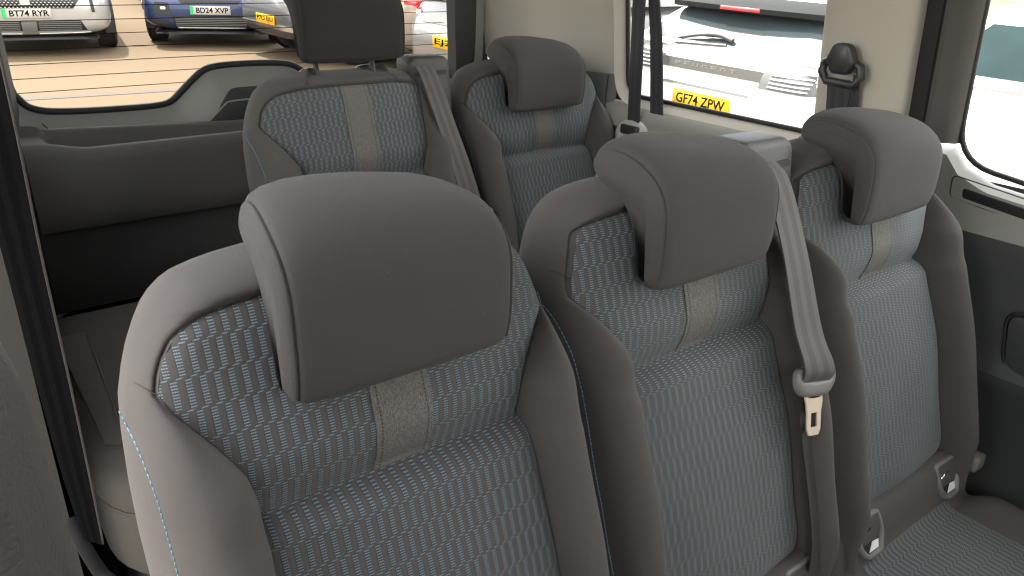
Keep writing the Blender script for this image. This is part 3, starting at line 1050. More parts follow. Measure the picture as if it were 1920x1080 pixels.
# ---- folded seat: carpeted backrest lying flat at the left
fs = thing('folded_seat', Pt(.30, 1.3, FLOOR+.02), 'folded flat seat with brown-grey carpeted back at far left behind the nearest seat', 'folded seat')
FB = Pt(.30, 1.3, FLOOR+.02)
def LF(x, y, z):
    return Pt(x, y, z)-FB
fo = rounded([(.072, .955), (.53, .925), (.53, 1.66), (.105, 1.66)], [.16, .12, .02, .02], 9)
rings = []
for z, ins in ((-.86, .02), (-.84, .004), (-.80, 0), (-.735, 0), (-.732, .003), (-.728, .0), (-.70, .004), (-.69, .010), (-.683, .022), (-.680, .045)):
    rings.append([LF(a, b, z) for a, b in offset_poly(fo, -ins)])
o = loft('carpeted_back', rings, 'carpet_brown', fs, True, True, True, 60)
fixn(o)
V, F = tube_data([LF(a, b, -.7315) for a, b in fo+fo[:2]], .002, 5)
mk('piping', V, F, 'thread_dark', o)
strap = [(.108, 1.52), (.158, 1.52), (.137, 1.095), (.110, 1.11)]
prism('strap', strap, lambda a, b, c: LF(a, b, -.6805+c), .004, 'carpet_brown', o, .001)
V, F = tube_data([LF(.158, 1.50, -.676), LF(.1385, 1.13, -.676)], .0012, 5)
mk('strap_seam', V, F, 'edge_thread', o)
rbox('seat_base', LF(.30, 1.32, -1.02), (.36, .5, .32), 'plastic_dark', fs, .03)

# ------------------------------------------------------------------ seat belts
def housing(parent, xc, y, ztop, w, label_slot=True):
    """shoulder belt outlet standing on the seat's right shoulder; lens-frame x,y,z"""
    b = parent.location
    def lc(x, y_, z):
        return Pt(x, y_, z)-b
    out = rounded([(xc-w/2, ztop-.20), (xc+w/2, ztop-.20), (xc+w/2, ztop), (xc-w/2, ztop+.004)], [.01, .01, .024, .024], 6)
    o = prism('belt_outlet', out, lambda a, b_, c: lc(a, y+.055-c+.12*(b_-ztop), b_), .058, 'plastic_grain', parent, .012)
    s = rounded([(xc-w*.33, ztop-.030), (xc+w*.37, ztop-.030), (xc+w*.37, ztop-.0405), (xc-w*.33, ztop-.0405)], .004, 4)
    prism('belt_slot', s, lambda a, b_, c: lc(a, y-.0040-c+.12*(b_-ztop), b_), .0015, 'rubber', o)
    return o
housing(sB, .985, .668, -.243, .128)
housing(sD, .997, 1.640, -.232, .118)

def frame_from(surf_base, surf):
    return lambda u, v, w: Vector(surf_base)+surf(u, v, w)
# grey belt of the middle seat
bB = thing('seat_belt', Pt(.98, .62, FLOOR), 'grey seat belt with pale tongue and metal latch plate down the middle seat', 'seat belt', 'seat belts in the cabin')
BB = Pt(.98, .62, FLOOR)
wB = lambda u, v, w: sB.location+SP(u, v, w)-BB
ofs = -.46
Lp = [wB(.128, .232, .030), wB(.127, .20, .048), wB(.128, .10, .062), wB(.124, 0, .070), wB(.124, -.050, .079), wB(.1245, -.070, .0785), wB(.126, -.083, .068)]
Rp = [wB(.176, .229, .030), wB(.181, .195, .048), wB(.183, .095, .062), wB(.187, -.02, .070), wB(.193, -.068, .079), wB(.1945, -.086, .0785), wB(.196, -.098, .068)]
ribbon('webbing', Lp, Rp, 'belt_grey', bB)
# lower run, edge-on and darker
Lp = [wB(.132, -.085, .058), wB(.140, -.16, .050), wB(.148, -.25, .045), wB(.152, -.345, .040), wB(.150, -.40, .03)]
Rp = [wB(.190, -.095, .058), wB(.186, -.17, .050), wB(.183, -.26, .045), wB(.180, -.352, .040), wB(.178, -.41, .03)]
ribbon('lap_webbing', Lp, Rp, 'belt_dark', bB)
# tongue: rounded loop holder + metal plate (frame: a across, b down along v, c out)
def tongue(parent, org, ang, sc, org_fn, holder='plastic_buckle', metal='steel'):
    ca, sa = math.cos(ang), math.sin(ang)
    def fr(a, b, c):
        return org_fn(org[0]+(a*ca-b*sa)*sc, org[1]+(a*sa+b*ca)*sc, org[2]+c*sc)
    outer = rounded([(-.044, .016), (.044, .016), (.044, -.010), (.030, -.024), (-.030, -.024), (-.044, -.010)], [.017, .017, .014, .01, .01, .014], 5)
    inner = rounded([(-.033, .0085), (.033, .0085), (.033, -.003), (-.033, -.003)], .004, 5)
    # ring by resampling the hole to the outer loop
    def resamp(P, m):
        P = [Vector(p) for p in P]
        P2 = P+[P[0]]
        s = [0]
        for a, b in zip(P2[:-1], P2[1:]):
            s.append(s[-1]+(b-a).length)
        return [(float(np.interp(q, s, [p.x for p in P2])), float(np.interp(q, s, [p.y for p in P2]))) for q in np.linspace(0, s[-1], m, endpoint=False)]
    m = 64
    # start both loops at angle pi/2
    def order(P):
        P = resamp(P, 400)
        P = sorted(P, key=lambda p: math.atan2(p[1], p[0]))
        t = np.linspace(-math.pi, math.pi, m, endpoint=False)
        an = [math.atan2(p[1]-0, p[0]) for p in P]
        return [(float(np.interp(q, an, [p[0] for p in P])), float(np.interp(q, an, [p[1] for p in P]))) for q in t]
    O, I = order(outer), order(inner)
    rg = []
    for P, Q, k, c in ((O, I, 0, 0), (O, I, 0, .006), (O, I, .12, .0095), (O, I, .3, .0105), (O, I, .75, .0105), (O, I, .95, .009), (O, I, 1, .006), (O, I, 1, 0)):
        rg.append([fr(p[0]*(1-k)+q[0]*k, p[1]*(1-k)+q[1]*k, c) for p, q in zip(P, Q)])
    o = loft('tongue_holder', rg, holder, parent, True, False)
    fixn(o)
    pl = [(-.0225, -.023), (-.016, -.030), (.016, -.030), (.0225, -.023), (.0185, -.034), (.0160, -.045), (.0155, -.070), (.011, -.078), (-.011, -.078), (-.0155, -.070), (-.0160, -.045), (-.0185, -.034)]
    hole = [(-.0075, -.047), (.0075, -.047), (.0075, -.067), (-.0075, -.067)]
    po = [(-.0225, -.022), (-.012, -.026), (0, -.027), (.012, -.026), (.0225, -.022), (.0185, -.034), (.0160, -.045), (.0157, -.057), (.0155, -.070), (.011, -.078), (0, -.0785), (-.011, -.078), (-.0155, -.070), (-.0157, -.057), (-.0160, -.045), (-.0185, -.034)]
    hi = [(-.0075, -.047), (-.004, -.047), (0, -.047), (.004, -.047), (.0075, -.047), (.0075, -.048), (.0075, -.050), (.0075, -.057), (.0075, -.064), (.0075, -.067), (0, -.067), (-.0075, -.067), (-.0075, -.064), (-.0075, -.057), (-.0075, -.050), (-.0075, -.048)]
    rg = [[fr(*p, .003) for p in po], [fr(*p, .0055) for p in po], [fr(*p, .0055) for p in hi], [fr(*p, .003) for p in hi], [fr(*p, .003) for p in po]]
    o = loft('latch_plate', rg, metal, parent, True, False, True, 30)
    fixn(o)
tongue(bB, (.163, -.088, .062), -.22, 1.05, wB)
# belt of the raised-headrest seat
bD = thing('seat_belt', Pt(1.0, 1.58, FLOOR), 'grey seat belt down the right side of the raised-headrest back seat', 'seat belt', 'seat belts in the cabin')
BD = Pt(1.0, 1.58, FLOOR)
def wD(u, v, w):
    return sD.location+SP(u, v, w)-BD
Lp = [wD(.168, .235, .012), wD(.172, .20, .024), wD(.182, .10, .040), wD(.192, 0, .055), wD(.205, -.12, .062)]
Rp = [wD(.214, .233, .012), wD(.220, .196, .024), wD(.232, .09, .040), wD(.244, -.01, .055), wD(.258, -.13, .062)]
ribbon('webbing', Lp, Rp, 'belt_grey', bD)
tongue(bD, (.236, -.128, .060), -.1, 1.0, wD)

# belt in the quarter window: guide loop, webbing, lower outlet
bE = thing('seat_belt', Pt(1.50, 1.46, -.5), 'black seat belt hanging straight down across the rear side window', 'seat belt', 'seat belts in the cabin')
BE = Pt(1.50, 1.46, -.5)
def LE(x, y, z):
    return Pt(x, y, z)-BE
ribbon('webbing', [LE(1.497, 1.476, .02), LE(1.500, 1.476, -.09), LE(1.507, 1.473, -.25), LE(1.513, 1.470, -.41)], [LE(1.497, 1.432, .02), LE(1.500, 1.432, -.09), LE(1.507, 1.429, -.25), LE(1.513, 1.427, -.41)], 'belt_black', bE)
ribbon('inner_webbing', [LE(1.517, 1.440, -.085), LE(1.524, 1.425, -.2), LE(1.533, 1.410, -.375)], [LE(1.519, 1.405, -.085), LE(1.526, 1.385, -.2), LE(1.535, 1.367, -.375)], 'belt_black', bE)
V, F = tube_data([LE(1.500, 1.49, -.055), LE(1.500, 1.486, -.078), LE(1.500, 1.475, -.086), LE(1.500, 1.433, -.086), LE(1.500, 1.421, -.078), LE(1.502, 1.417, -.055), LE(1.51, 1.43, -.03), LE(1.51, 1.475, -.03), LE(1.500, 1.49, -.055)], .0075, 8)
mk('guide_loop', V, F, 'plastic_black', bE)
rbox('guide_cover', LE(1.505, 1.454, -.035), (.022, .05, .05), 'plastic_black', bE, .008)
rbox('lower_clip', LE(1.505, 1.450, -.425), (.018, .066, .026), 'plastic_black', bE, .006)
rg = []
for r_, d in ((.062, 0), (.062, .008), (.056, .015), (.045, .018)):
    rg.append([LE(1.522-d, 1.452+math.cos(q)*r_*1.0, -.445+math.sin(q)*r_*.75) for q in [2*math.pi*k/28 for k in range(28)]])
o = loft('outlet_cover', rg, 'plastic_pale', bE, True, True)
fixn(o)

# belt on the beige C-pillar
bC = thing('seat_belt', Pt(1.51, .87, -.4), 'black belt and guide on the beige pillar behind the right seat', 'seat belt', 'seat belts in the cabin')
BC = Pt(1.51, .87, -.4)
def LC(x, y, z):
    return Pt(x, y, z)-BC
gx = lambda z: 1.527-.12*(z+.33)
cov = rounded([(.905, -.178), (.893, -.150), (.884, -.145), (.862, -.145), (.853, -.152), (.842, -.182), (.858, -.205), (.892, -.205)], .006, 3)
prism('guide_cover', cov, lambda a, b, c: LC(gx(b)-.010-c, a, b), .020, 'plastic_black', bC, .007)
V, F = tube_data([LC(gx(-.19)-.012, .915, -.186), LC(gx(-.21)-.014, .918, -.205), LC(gx(-.22)-.015, .905, -.222), LC(gx(-.22)-.015, .845, -.224), LC(gx(-.21)-.014, .832, -.208), LC(gx(-.19)-.012, .836, -.188), LC(gx(-.18)-.012, .85, -.18), LC(gx(-.18)-.012, .90, -.18), LC(gx(-.19)-.012, .915, -.186)], .0085, 8)
mk('guide_loop', V, F, 'plastic_black', bC)
ribbon('webbing', [LC(gx(-.22)-.016, .902, -.215), LC(gx(-.3)-.012, .900, -.30), LC(1.50, .90, -.42)], [LC(gx(-.22)-.016, .852, -.215), LC(gx(-.3)-.012, .852, -.30), LC(1.50, .852, -.42)], 'belt_black', bC)
ribbon('inner_webbing', [LC(gx(-.22)-.006, .853, -.205), LC(gx(-.3)-.004, .850, -.30), LC(1.515, .85, -.42)], [LC(gx(-.22)-.006, .838, -.205), LC(gx(-.3)-.004, .835, -.30), LC(1.515, .835, -.42)], 'belt_black', bC)
# belt hanging at the lens's left, edge-on, through a metal bar
bL = thing('seat_belt', Pt(.035, .54, -.6), 'dark seat belt with pale edge thread running down the far left', 'seat belt', 'seat belts in the cabin')
BL = Pt(.035, .54, -.6)
def LL(x, y, z):
    return Pt(x, y, z)-BL
Lp = [LL(.0420, .520, .02), LL(.0412, .520, -.10), LL(.0398, .524, -.18), LL(.0398, .530, -.27), LL(.0395, .542, -.36), LL(.0392, .556, -.425)]
Rp = [LL(.0200, .553, .02), LL(.0205, .553, -.10), LL(.0225, .556, -.18), LL(.0235, .560, -.27), LL(.0255, .566, -.36), LL(.029, .570, -.425)]
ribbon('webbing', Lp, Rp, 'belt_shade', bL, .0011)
for e in (Lp, Rp):
    V, F = tube_data(smoothpath(e, 5), .0009, 5)
    mk('edge_thread', V, F, 'edge_thread', bL)
V, F = tube_data(smoothpath([LL(.024, .600, -.425), LL(.028, .580, -.44), LL(.034, .563, -.457), LL(.0395, .552, -.462), LL(.042, .548, -.475), LL(.0405, .55, -.50)], 5), .0052, 10)
mk('anchor_bar', V, F, 'anchor_steel', bL)
V, F = tube_data(smoothpath([LL(.040, .545, -.462), LL(.046, .546, -.478), LL(.047, .55, -.52)], 5), .0022, 8)
mk('anchor_ring', V, F, 'chrome', bL)

# belt buckle between the middle and right seats
bk = thing('belt_buckle', Pt(1.02, .47, -.93), 'grey belt buckle on a slim stalk between the middle and right seats', 'belt buckle')
KB = Pt(1.02, .47, -.93)
def LK(x, y, z):
    return Pt(x, y, z)-KB
rbox('buckle_head', LK(1.062, .462, -.882), (.032, .026, .044), 'plastic_buckle', bk, .007, 3, Matrix.Rotation(.25, 3, 'X'))
rbox('release_button', LK(1.060, .449, -.866), (.024, .006, .014), 'plastic_dark', bk, .002)
rbox('buckle_stalk', LK(1.030, .480, -.86), (.016, .016, .10), 'plastic_buckle', bk, .006, 2, Matrix.Rotation(-.15, 3, 'X'))
rbox('stalk_guide', LK(.998, .498, -.78), (.014, .012, .17), 'plastic_light', bk, .005, 2, Matrix.Rotation(-.2, 3, 'X'))
# recline lever at the right seat's outer side
rbox('recline_lever', Vector((.225, .445-SEAT_Y, -.872-FLOOR)), (.04, .05, .035), 'plastic_buckle', sC, .008)
# ------------------------------------------------------------------ car park
SLOPE = .02
gm = []
N = 61
ext = np.concatenate([np.linspace(-260, -12, 12), np.linspace(-10, 22, 33), np.linspace(24, 320, 14)])
for y in ext:
    for x in ext:
        gm.append((x, y, SLOPE*max(-10, min(y, 30))))
g = struct(mk('ground', gm, gridfaces(len(ext), len(ext)), 'ground', None, True))
simple('paint_white', (.80, .80, .79), .28, coat=.6)
simple('paint_pearl', (.42, .42, .42), .3, .25, coat=.7)
simple('paint_blue', (.018, .040, .125), .3, .3, coat=.8)
simple('paint_grey', (.10, .105, .11), .35, .4, coat=.7)
simple('paint_silver', (.26, .26, .26), .3, .6, coat=.7)
simple('paint_cream', (.36, .32, .26), .35, .2, coat=.6)
simple('cladding', (.030, .032, .035), .6)
simple('grille_black', (.012, .012, .014), .35)
simple('tyre', (.022, .022, .023), .8, bscale=60, bstr=.3, bdist=.004)
simple('rim_alloy', (.45, .45, .46), .3, .8)
simple('plate_white', (.48, .48, .45), .6, spec=.2)
simple('plate_yellow', (.62, .33, .01), .6, spec=.2)
simple('plate_text', (.006, .006, .007), .8, spec=.05)
simple('plate_green', (.02, .48, .13), .45)
simple('lamp_red', (.62, .02, .03), .2, coat=.5)
simple('lamp_clear', (.75, .75, .76), .12, coat=.8)
simple('teal_glass', (.016, .027, .029), .9, spec=.04, var=.5, vscale=3)
simple('car_glass', (.030, .038, .042), .04, spec=.9, coat=1)
simple('chrome_trim', (.70, .70, .70), .2, 1)
simple('spoiler_black', (.012, .013, .013), .7, spec=.1)
simple('tail_grey', (.045, .042, .038), .7, spec=.2)
simple('letter_grey', (.16, .155, .145), .7, spec=.2)
simple('badge_grey', (.62, .62, .60), .35, .4)
simple('wall_render', (.30, .255, .22), .9, var=.12, vscale=1.2, bscale=30, bstr=.3, bdist=.01)
simple('drain', (.075, .062, .052), .8, var=.3, vscale=40)
simple('wall_pale', (.72, .70, .66), .85, var=.05, vscale=.8)

def text_data(s, size, bold=.0):
    cu = bpy.data.curves.new('txt', 'FONT')
    cu.body = s
    cu.size = size
    cu.align_x = 'CENTER'
    cu.align_y = 'CENTER'
    cu.offset = bold
    cu.resolution_u = 3
    ob = bpy.data.objects.new('txt', cu)
    COL.objects.link(ob)
    dg = bpy.context.evaluated_depsgraph_get()
    me = bpy.data.meshes.new_from_object(ob.evaluated_get(dg))
    V = [v.co.copy() for v in me.vertices]
    F = [tuple(p.vertices) for p in me.polygons]
    bpy.data.objects.remove(ob)
    bpy.data.curves.remove(cu)
    bpy.data.meshes.remove(me)
    return V, F
def text_obj(s, width, height, fr, mat, parent, name='lettering', bold=.022):
    V, F = text_data(s, 1, bold)
    x0, x1 = min(v.x for v in V), max(v.x for v in V)
    y0, y1 = min(v.y for v in V), max(v.y for v in V)
    V2 = [fr(((v.x-x0)/(x1-x0)-.5)*width, ((v.y-y0)/(y1-y0)-.5)*height) for v in V]
    return mk(name, V2, F, mat, parent, False)

from mathutils.bvhtree import BVHTree
def rrect(hw, y0, y1, r, ne=12, nc=4):
    """plan loop: starts at front-right corner, front edge, left side, rear edge, right side"""
    r = min(r, hw*.9)
    pts = []
    cs = [((hw-r, y1-r), 0), ((-hw+r, y1-r), 90), ((-hw+r, y0+r), 180), ((hw-r, y0+r), 270)]
    for k, ((cx, cy), a0) in enumerate(cs):
        for j in range(nc+1):
            a = R(a0+90*j/nc)
            pts.append((cx+r*math.cos(a), cy+r*math.sin(a)))
        nx = cs[(k+1) % 4]
        a = R(nx[1])
        q = (nx[0][0]+r*math.cos(a), nx[0][1]+r*math.sin(a))
        p = pts[-1]
        for j in range(1, ne):
            pts.append((p[0]+(q[0]-p[0])*j/ne, p[1]+(q[1]-p[1])*j/ne))
    return pts
class Car:
    def __init__(s, loc, heading, paint, label, group, Lg=4.3, W=1.80, belt=.90, roof=1.50, hood=.86, rear_z=None, name='parked_car', suv=True):
        # heading: world angle of the nose, measured from +Y towards +X
        s.t = thing(name, loc, label, 'car', group)
        h = R(heading)
        fwd = Vector((math.sin(h), math.cos(h), SLOPE*math.cos(h))).normalized()
        upv = Vector((0, -SLOPE, 1)).normalized()
        rt = fwd.cross(upv).normalized()
        upv = rt.cross(fwd)
        s.t.rotation_euler = Matrix((rt, fwd, upv)).transposed().to_euler()
        s.L, s.W, s.belt, s.roof, s.paint = Lg, W, belt, roof, paint
        hl = Lg/2
        gc = .20 if suv else .15
        st = [(0, .42, .60, .74), (.004, .36, .70, .82), (.014, .31, .80, .90), (.035, .27, belt-.02, .955), (.08, gc+.02, belt, .985), (.2, gc, belt+.01, 1), (.5, gc, belt, 1), (.66, gc, belt-.005, 1), (.73, gc, belt-.02, .995), (.82, gc, hood+.01, .99),
              (.90, gc+.02, hood-.05, .975), (.95, gc+.03, hood-.11, .95), (.98, gc+.05, hood-.19, .90), (.993, gc+.08, hood-.26, .84), (1, gc+.15, hood-.34, .74)]
        rings = []
        n = 36
        for f, zb, zt, wk in st:
            hw = W/2*wk
            y = -hl+f*Lg
            rg = []
            for k in range(n):
                a = 2*math.pi*(k+.5)/n
                ca, sa = math.cos(a), math.sin(a)
                e = 2/4.6
                x = hw*abs(ca)**e*(1 if ca > 0 else -1)
                z = (zb+zt)/2+(zt-zb)/2*abs(sa)**e*(1 if sa > 0 else -1)
                if z > .62*belt:
                    x *= 1-.05*(z-.62*belt)/(belt-.62*belt+1e-6)
                rg.append(Vector((x, y, z)))
            rings.append(rg)
        s.body = loft('body', rings, paint, s.t, True, True, True, 55)
        fixn(s.body)
        me = s.body.data
        s.bvh = BVHTree.FromPolygons([v.co.copy() for v in me.vertices], [tuple(p.vertices) for p in me.polygons])
        # greenhouse
        s.gl = []
        yr0, yr1 = -hl+.10, -hl+.52
        yf0, yf1 = hl-1.12, hl-1.85
        zs = [0, .2, .45, .7, .9, 1.0]
        for q in zs:
            z = belt-.03+(roof-belt-.03)*q
            e = q**1.15
            s.gl.append([Vector((x, y, z)) for x, y in rrect(W/2*(.955-.20*e), yr0+(yr1-yr0)*e, yf0+(yf1-yf0)*e, .16+.10*q)])
        top = []
        base = s.gl[-1]
        cy = sum(p.y for p in base)/len(base)
        for k, dz in ((.93, .022), (.8, .042), (.5, .055), (.2, .058)):
            top.append([Vector((p.x*k, cy+(p.y-cy)*k, p.z+dz)) for p in base])
        o = loft('cabin', s.gl+top, paint, s.t, True, True, True, 60)
        fixn(o)
        # windows: patches just proud of the cabin skin
        nc, ne = 4, 12
        per = nc+ne
        def patch(name, i0, i1, q0, q1, mat='car_glass', off=.006):
            V = []
            m = i1-i0+1
            qs = np.linspace(q0, q1, 6)
            N_ = len(base)
            for q in qs:
                for i in range(i0, i1+1):
                    a = [r[i % N_] for r in s.gl]
                    x = float(np.interp(q, zs, [p.x for p in a]))
                    y = float(np.interp(q, zs, [p.y for p in a]))
                    z = float(np.interp(q, zs, [p.z for p in a]))
                    b = [r[(i+1) % N_] for r in s.gl][0]-[r[(i-1) % N_] for r in s.gl][0]
                    nr = Vector((b.y, -b.x, 0)).normalized()
                    V.append(Vector((x, y, z))+nr*off)
            return mk(name, V, gridfaces(6, m), mat, s.t)
        patch('windscreen', 3, per+1, .10, .93)
        patch('side_window', per+4, per+8, .14, .88)
        patch('side_window', per+9, per+13, .14, .88)
        s.rear_glass = patch('rear_window', 2*per+3, 3*per+1, .14, .80)
        patch('side_window', 3*per+3, 3*per+7, .14, .88)
        patch('side_window', 3*per+8, 3*per+12, .14, .88)
        s.patch = patch
        s.per = per
        # wheels
        for sx in (-1, 1):
            for wy in (-hl+.82, hl-.90):
                s.wheel(sx, wy)
    def wheel(s, sx, wy):
        rw = .325
        xo = sx*(s.W/2-.02)
        # dark arch
        rg = []
        for r_, d in ((.41, -.10), (.41, .004), (.375, .008), (.37, -.10)):
            rg.append([Vector((xo+sx*d, wy+math.cos(a)*r_, .335+math.sin(a)*r_)) for a in [R(-18+216*k/24) for k in range(25)]])
        o = loft('wheel_arch', rg, 'cladding', s.t, False, False)
        fixn(o)
        V = [Vector((xo+sx*.001, wy+math.cos(a)*.375, .335+math.sin(a)*.375)) for a in [2*math.pi*k/32 for k in range(32)]]
        mk('arch_liner', V, [tuple(range(32))], 'grille_black', s.t, False)
        pr = [(.205, -.08), (.215, .0), (.24, .018), (.29, .022), (.318, .012), (.325, -.01), (.325, -.19), (.30, -.21), (.22, -.2)]
        rings = [[Vector((xo+sx*(b+.015), wy+math.cos(a)*r_, .325+math.sin(a)*r_)) for a in [2*math.pi*k/36 for k in range(36)]] for r_, b in pr]
        o = loft('wheel', rings, 'tyre', s.t, True, False)
        fixn(o)
        parts = []
        def disc(r0, r1, d0, d1, n=36):
            return ([Vector((xo+sx*(d0+.015), wy+math.cos(2*math.pi*k/n)*r0, .325+math.sin(2*math.pi*k/n)*r0)) for k in range(n)]+[Vector((xo+sx*(d1+.015), wy+math.cos(2*math.pi*k/n)*r1, .325+math.sin(2*math.pi*k/n)*r1)) for k in range(n)],
                    [(k, (k+1) % n, n+(k+1) % n, n+k) for k in range(n)])
        parts.append(disc(.218, .19, .012, -.03))
        for k in range(5):
            a = 2*math.pi*k/5
            m = Matrix.Rotation(a, 3, 'X')
            c = m @ Vector((0, 0, .11))
            v, f = rbox_data((0, 0, 0), (.02, .055, .2), .008, 1, m)
            parts.append(([p+c+Vector((xo+sx*.005, wy, .325)) for p in v], f))
        v, f = rbox_data((xo+sx*.008, wy, .325), (.025, .09, .09), .02, 2)
        parts.append((v, f))
        V, F = join(parts)
        mk('rim', V, F, 'rim_alloy', o, True, None, 40)
    def hit(s, axis, a, b):
        """surface point of the body: axis 'F' front, 'B' back (x,z) ; 'R','L' side (y,z)"""
        if axis in 'FB':
            d = 1 if axis == 'F' else -1
            h = s.bvh.ray_cast(Vector((a, d*5, b)), Vector((0, -d, 0)))
        else:
            d = 1 if axis == 'R' else -1
            h = s.bvh.ray_cast(Vector((d*5, a, b)), Vector((-d, 0, 0)))
        if h[0] is None:
            return Vector((a, d*s.L/2, b)) if axis in 'FB' else Vector((d*s.W/2, a, b))
        return h[0]
    def drape(s, name, axis, corners, mat, off=.008, nu=12, nv=4, parent=None):
        """quad (bl, br, tr, tl) laid on the body skin with a small thickness"""
        dv = {'F': Vector((0, 1, 0)), 'B': Vector((0, -1, 0)), 'R': Vector((1, 0, 0)), 'L': Vector((-1, 0, 0))}[axis]
        bl, br, tr, tl = [Vector(c) for c in corners]
        V = []
        for j in range(nv+1):
            for i in range(nu+1):
                u, v = i/nu, j/nv
                p = bl*(1-u)*(1-v)+br*u*(1-v)+tr*u*v+tl*(1-u)*v
                V.append(s.hit(axis, p.x, p.y)+dv*off)
        n1 = len(V)
        F = gridfaces(nv+1, nu+1)
        lp = [i for i in range(nu+1)]+[j*(nu+1)+nu for j in range(1, nv+1)]+[nv*(nu+1)+i for i in range(nu-1, -1, -1)]+[j*(nu+1) for j in range(nv-1, 0, -1)]
        for k in lp:
            V.append(V[k]-dv*(off+.012))
        for k in range(len(lp)):
            k2 = (k+1) % len(lp)
            F.append((lp[k], lp[k2], n1+k2, n1+k))
        o = mk(name, V, F, mat, parent or s.t, True, None, 40)
        fixn(o)
        return o
    def plate(s, axis, x, z, text, mat, green=False, w=.52, off=.012, tilt=0):
        d = 1 if axis == 'F' else -1
        y = max(d*s.hit(axis, x+q, z+e).y for q in (-.2, 0, .2) for e in (-.04, .04))*d
        y += d*off
        fr = lambda a, b: Vector((x-d*a, y+d*.0075, z+b))
        o = rbox('number_plate', (x, y, z), (w, .012, .112), mat, s.t, .003, 1)
        dx = .025 if green else 0
        text_obj(text, w*(.80 if green else .86), .072, lambda a, b: fr(a+dx, b), 'plate_text', o)
        if green:
            V, F = rbox_data((x+d*(w/2-.022), y+d*.0065, z), (.042, .002, .108), 0)
            mk('green_band', V, F, 'plate_green', o, False)
        return o
    def mirrors(s):
        for sx in (-1, 1):
            rbox('door_mirror', (sx*(s.W/2+.09), s.L/2-1.42, s.belt+.06), (.20, .12, .14), s.paint, s.t, .04, 3)
def ground_z(y):
    return SLOPE*y
PARK = 'cars parked behind the van'
def at(x, y):
    return Vector((x, y, ground_z(y)))

# ---- white-silver SUV facing us, upper left
c = Car(at(1.60, 13.6), 180+8, 'paint_pearl', 'pale silver car facing us at the top left, white plate BT74 RYR', PARK, 4.5, 1.92, .98, 1.62, .98)
gr = c.drape('grille', 'F', [(-.50, .565), (.50, .565), (.62, .72), (-.62, .72)], 'grille_black', .010, 16, 4)
for r_ in range(5):
    for k in range(-12, 13):
        z = .578+.027*r_
        x = (k+.5*(r_ % 2))*.042
        if abs(x) < .47+.02*r_:
            p = c.hit('F', x, z)+Vector((0, .016, 0))
            V, F = rbox_data(p, (.020, .012, .010), .003, 1)
            mk('grille_stud', V, F, 'chrome_trim', gr)
c.plate('F', 0, .510, 'BT74 RYR', 'plate_white', True)
for sx in (-1, 1):
    lg = c.drape('lower_grille', 'F', [(sx*.08, .305), (sx*.62, .305), (sx*.56, .425), (sx*.08, .425)], 'grille_black', .008, 10, 3)
    for z in (.320, .342, .364, .386, .408):
        a = [c.hit('F', sx*x, z)+Vector((0, .014, 0)) for x in np.linspace(.10, .56, 8)]
        tube('grille_slat', a, .0055, 'plastic_mid', lg, 5)
    c.drape('skid_strip', 'F', [(sx*.09, .252), (sx*.66, .262), (sx*.66, .280), (sx*.09, .270)], 'chrome_trim', .018, 10, 1)
    c.drape('running_lamp', 'F', [(sx*.70, .52), (sx*.735, .52), (sx*.72, .78), (sx*.68, .78)], 'grille_black', .010, 3, 5)
    c.drape('head_lamp', 'F', [(sx*.58, .77), (sx*.80, .79), (sx*.80, .86), (sx*.60, .83)], 'lamp_clear', .010, 5, 3)
c.drape('grille_bridge', 'F', [(-.075, .29), (.075, .29), (.075, .43), (-.075, .43)], 'plastic_mid', .012, 3, 3)
c.drape('bumper_lip', 'F', [(-.74, .20), (.74, .20), (.74, .255), (-.74, .255)], 'cladding', .010, 14, 2)
bd = c.hit('F', 0, .64)
prism('badge', rounded([(-.055, -.05), (.055, -.05), (.045, .05), (0, .07), (-.045, .05)], .02, 3), lambda a, b, q: Vector((a, bd.y+.012+q, .655+b)), .012, 'badge_grey', c.t)
c.mirrors()

# ---- blue car facing us
c = Car(at(4.28, 13.42), 180+22, 'paint_blue', 'dark blue car facing us with white plate BD24 XVP, left of the raised headrest', PARK, 4.3, 1.85, .96, 1.60, .94)
c.plate('F', 0, .50, 'BD24 XVP', 'plate_white', True)
lg = c.drape('lower_grille', 'F', [(-.46, .285), (.46, .285), (.50, .42), (-.50, .42)], 'grille_black', .010, 14, 3)
for z in (.302, .325, .348, .371, .394):
    tube('grille_slat', [c.hit('F', x, z)+Vector((0, .016, 0)) for x in np.linspace(-.46, .46, 10)], .006, 'plastic_mid', lg, 5)
c.drape('skid_strip', 'F', [(-.42, .245), (.42, .245), (.45, .268), (-.45, .268)], 'chrome_trim', .022, 12, 1)
c.drape('bumper_lip', 'F', [(-.72, .19), (.72, .19), (.76, .255), (-.76, .255)], 'cladding', .010, 14, 2)
c.drape('upper_grille', 'F', [(-.36, .58), (.36, .58), (.40, .63), (-.40, .63)], 'grille_black', .010, 12, 2)
c.drape('chrome_bar', 'F', [(-.40, .65), (.40, .65), (.40, .667), (-.40, .667)], 'chrome_trim', .014, 12, 1)
for sx in (-1, 1):
    fl = c.drape('fog_housing', 'F', [(sx*.50, .43), (sx*.74, .45), (sx*.70, .60), (sx*.53, .59)], 'cladding', .010, 5, 4)
    p = c.hit('F', sx*.60, .52)
    rbox('fog_lamp', (p.x, p.y+.014, p.z), (.07, .03, .04), 'lamp_clear', fl, .012, 2)
    c.drape('head_lamp', 'F', [(sx*.48, .76), (sx*.80, .78), (sx*.80, .86), (sx*.52, .82)], 'lamp_clear', .010, 5, 3)
    c.drape('bumper_cladding', 'F', [(sx*.52, .26), (sx*.80, .28), (sx*.78, .39), (sx*.56, .36)], 'cladding', .010, 5, 3)
c.mirrors()

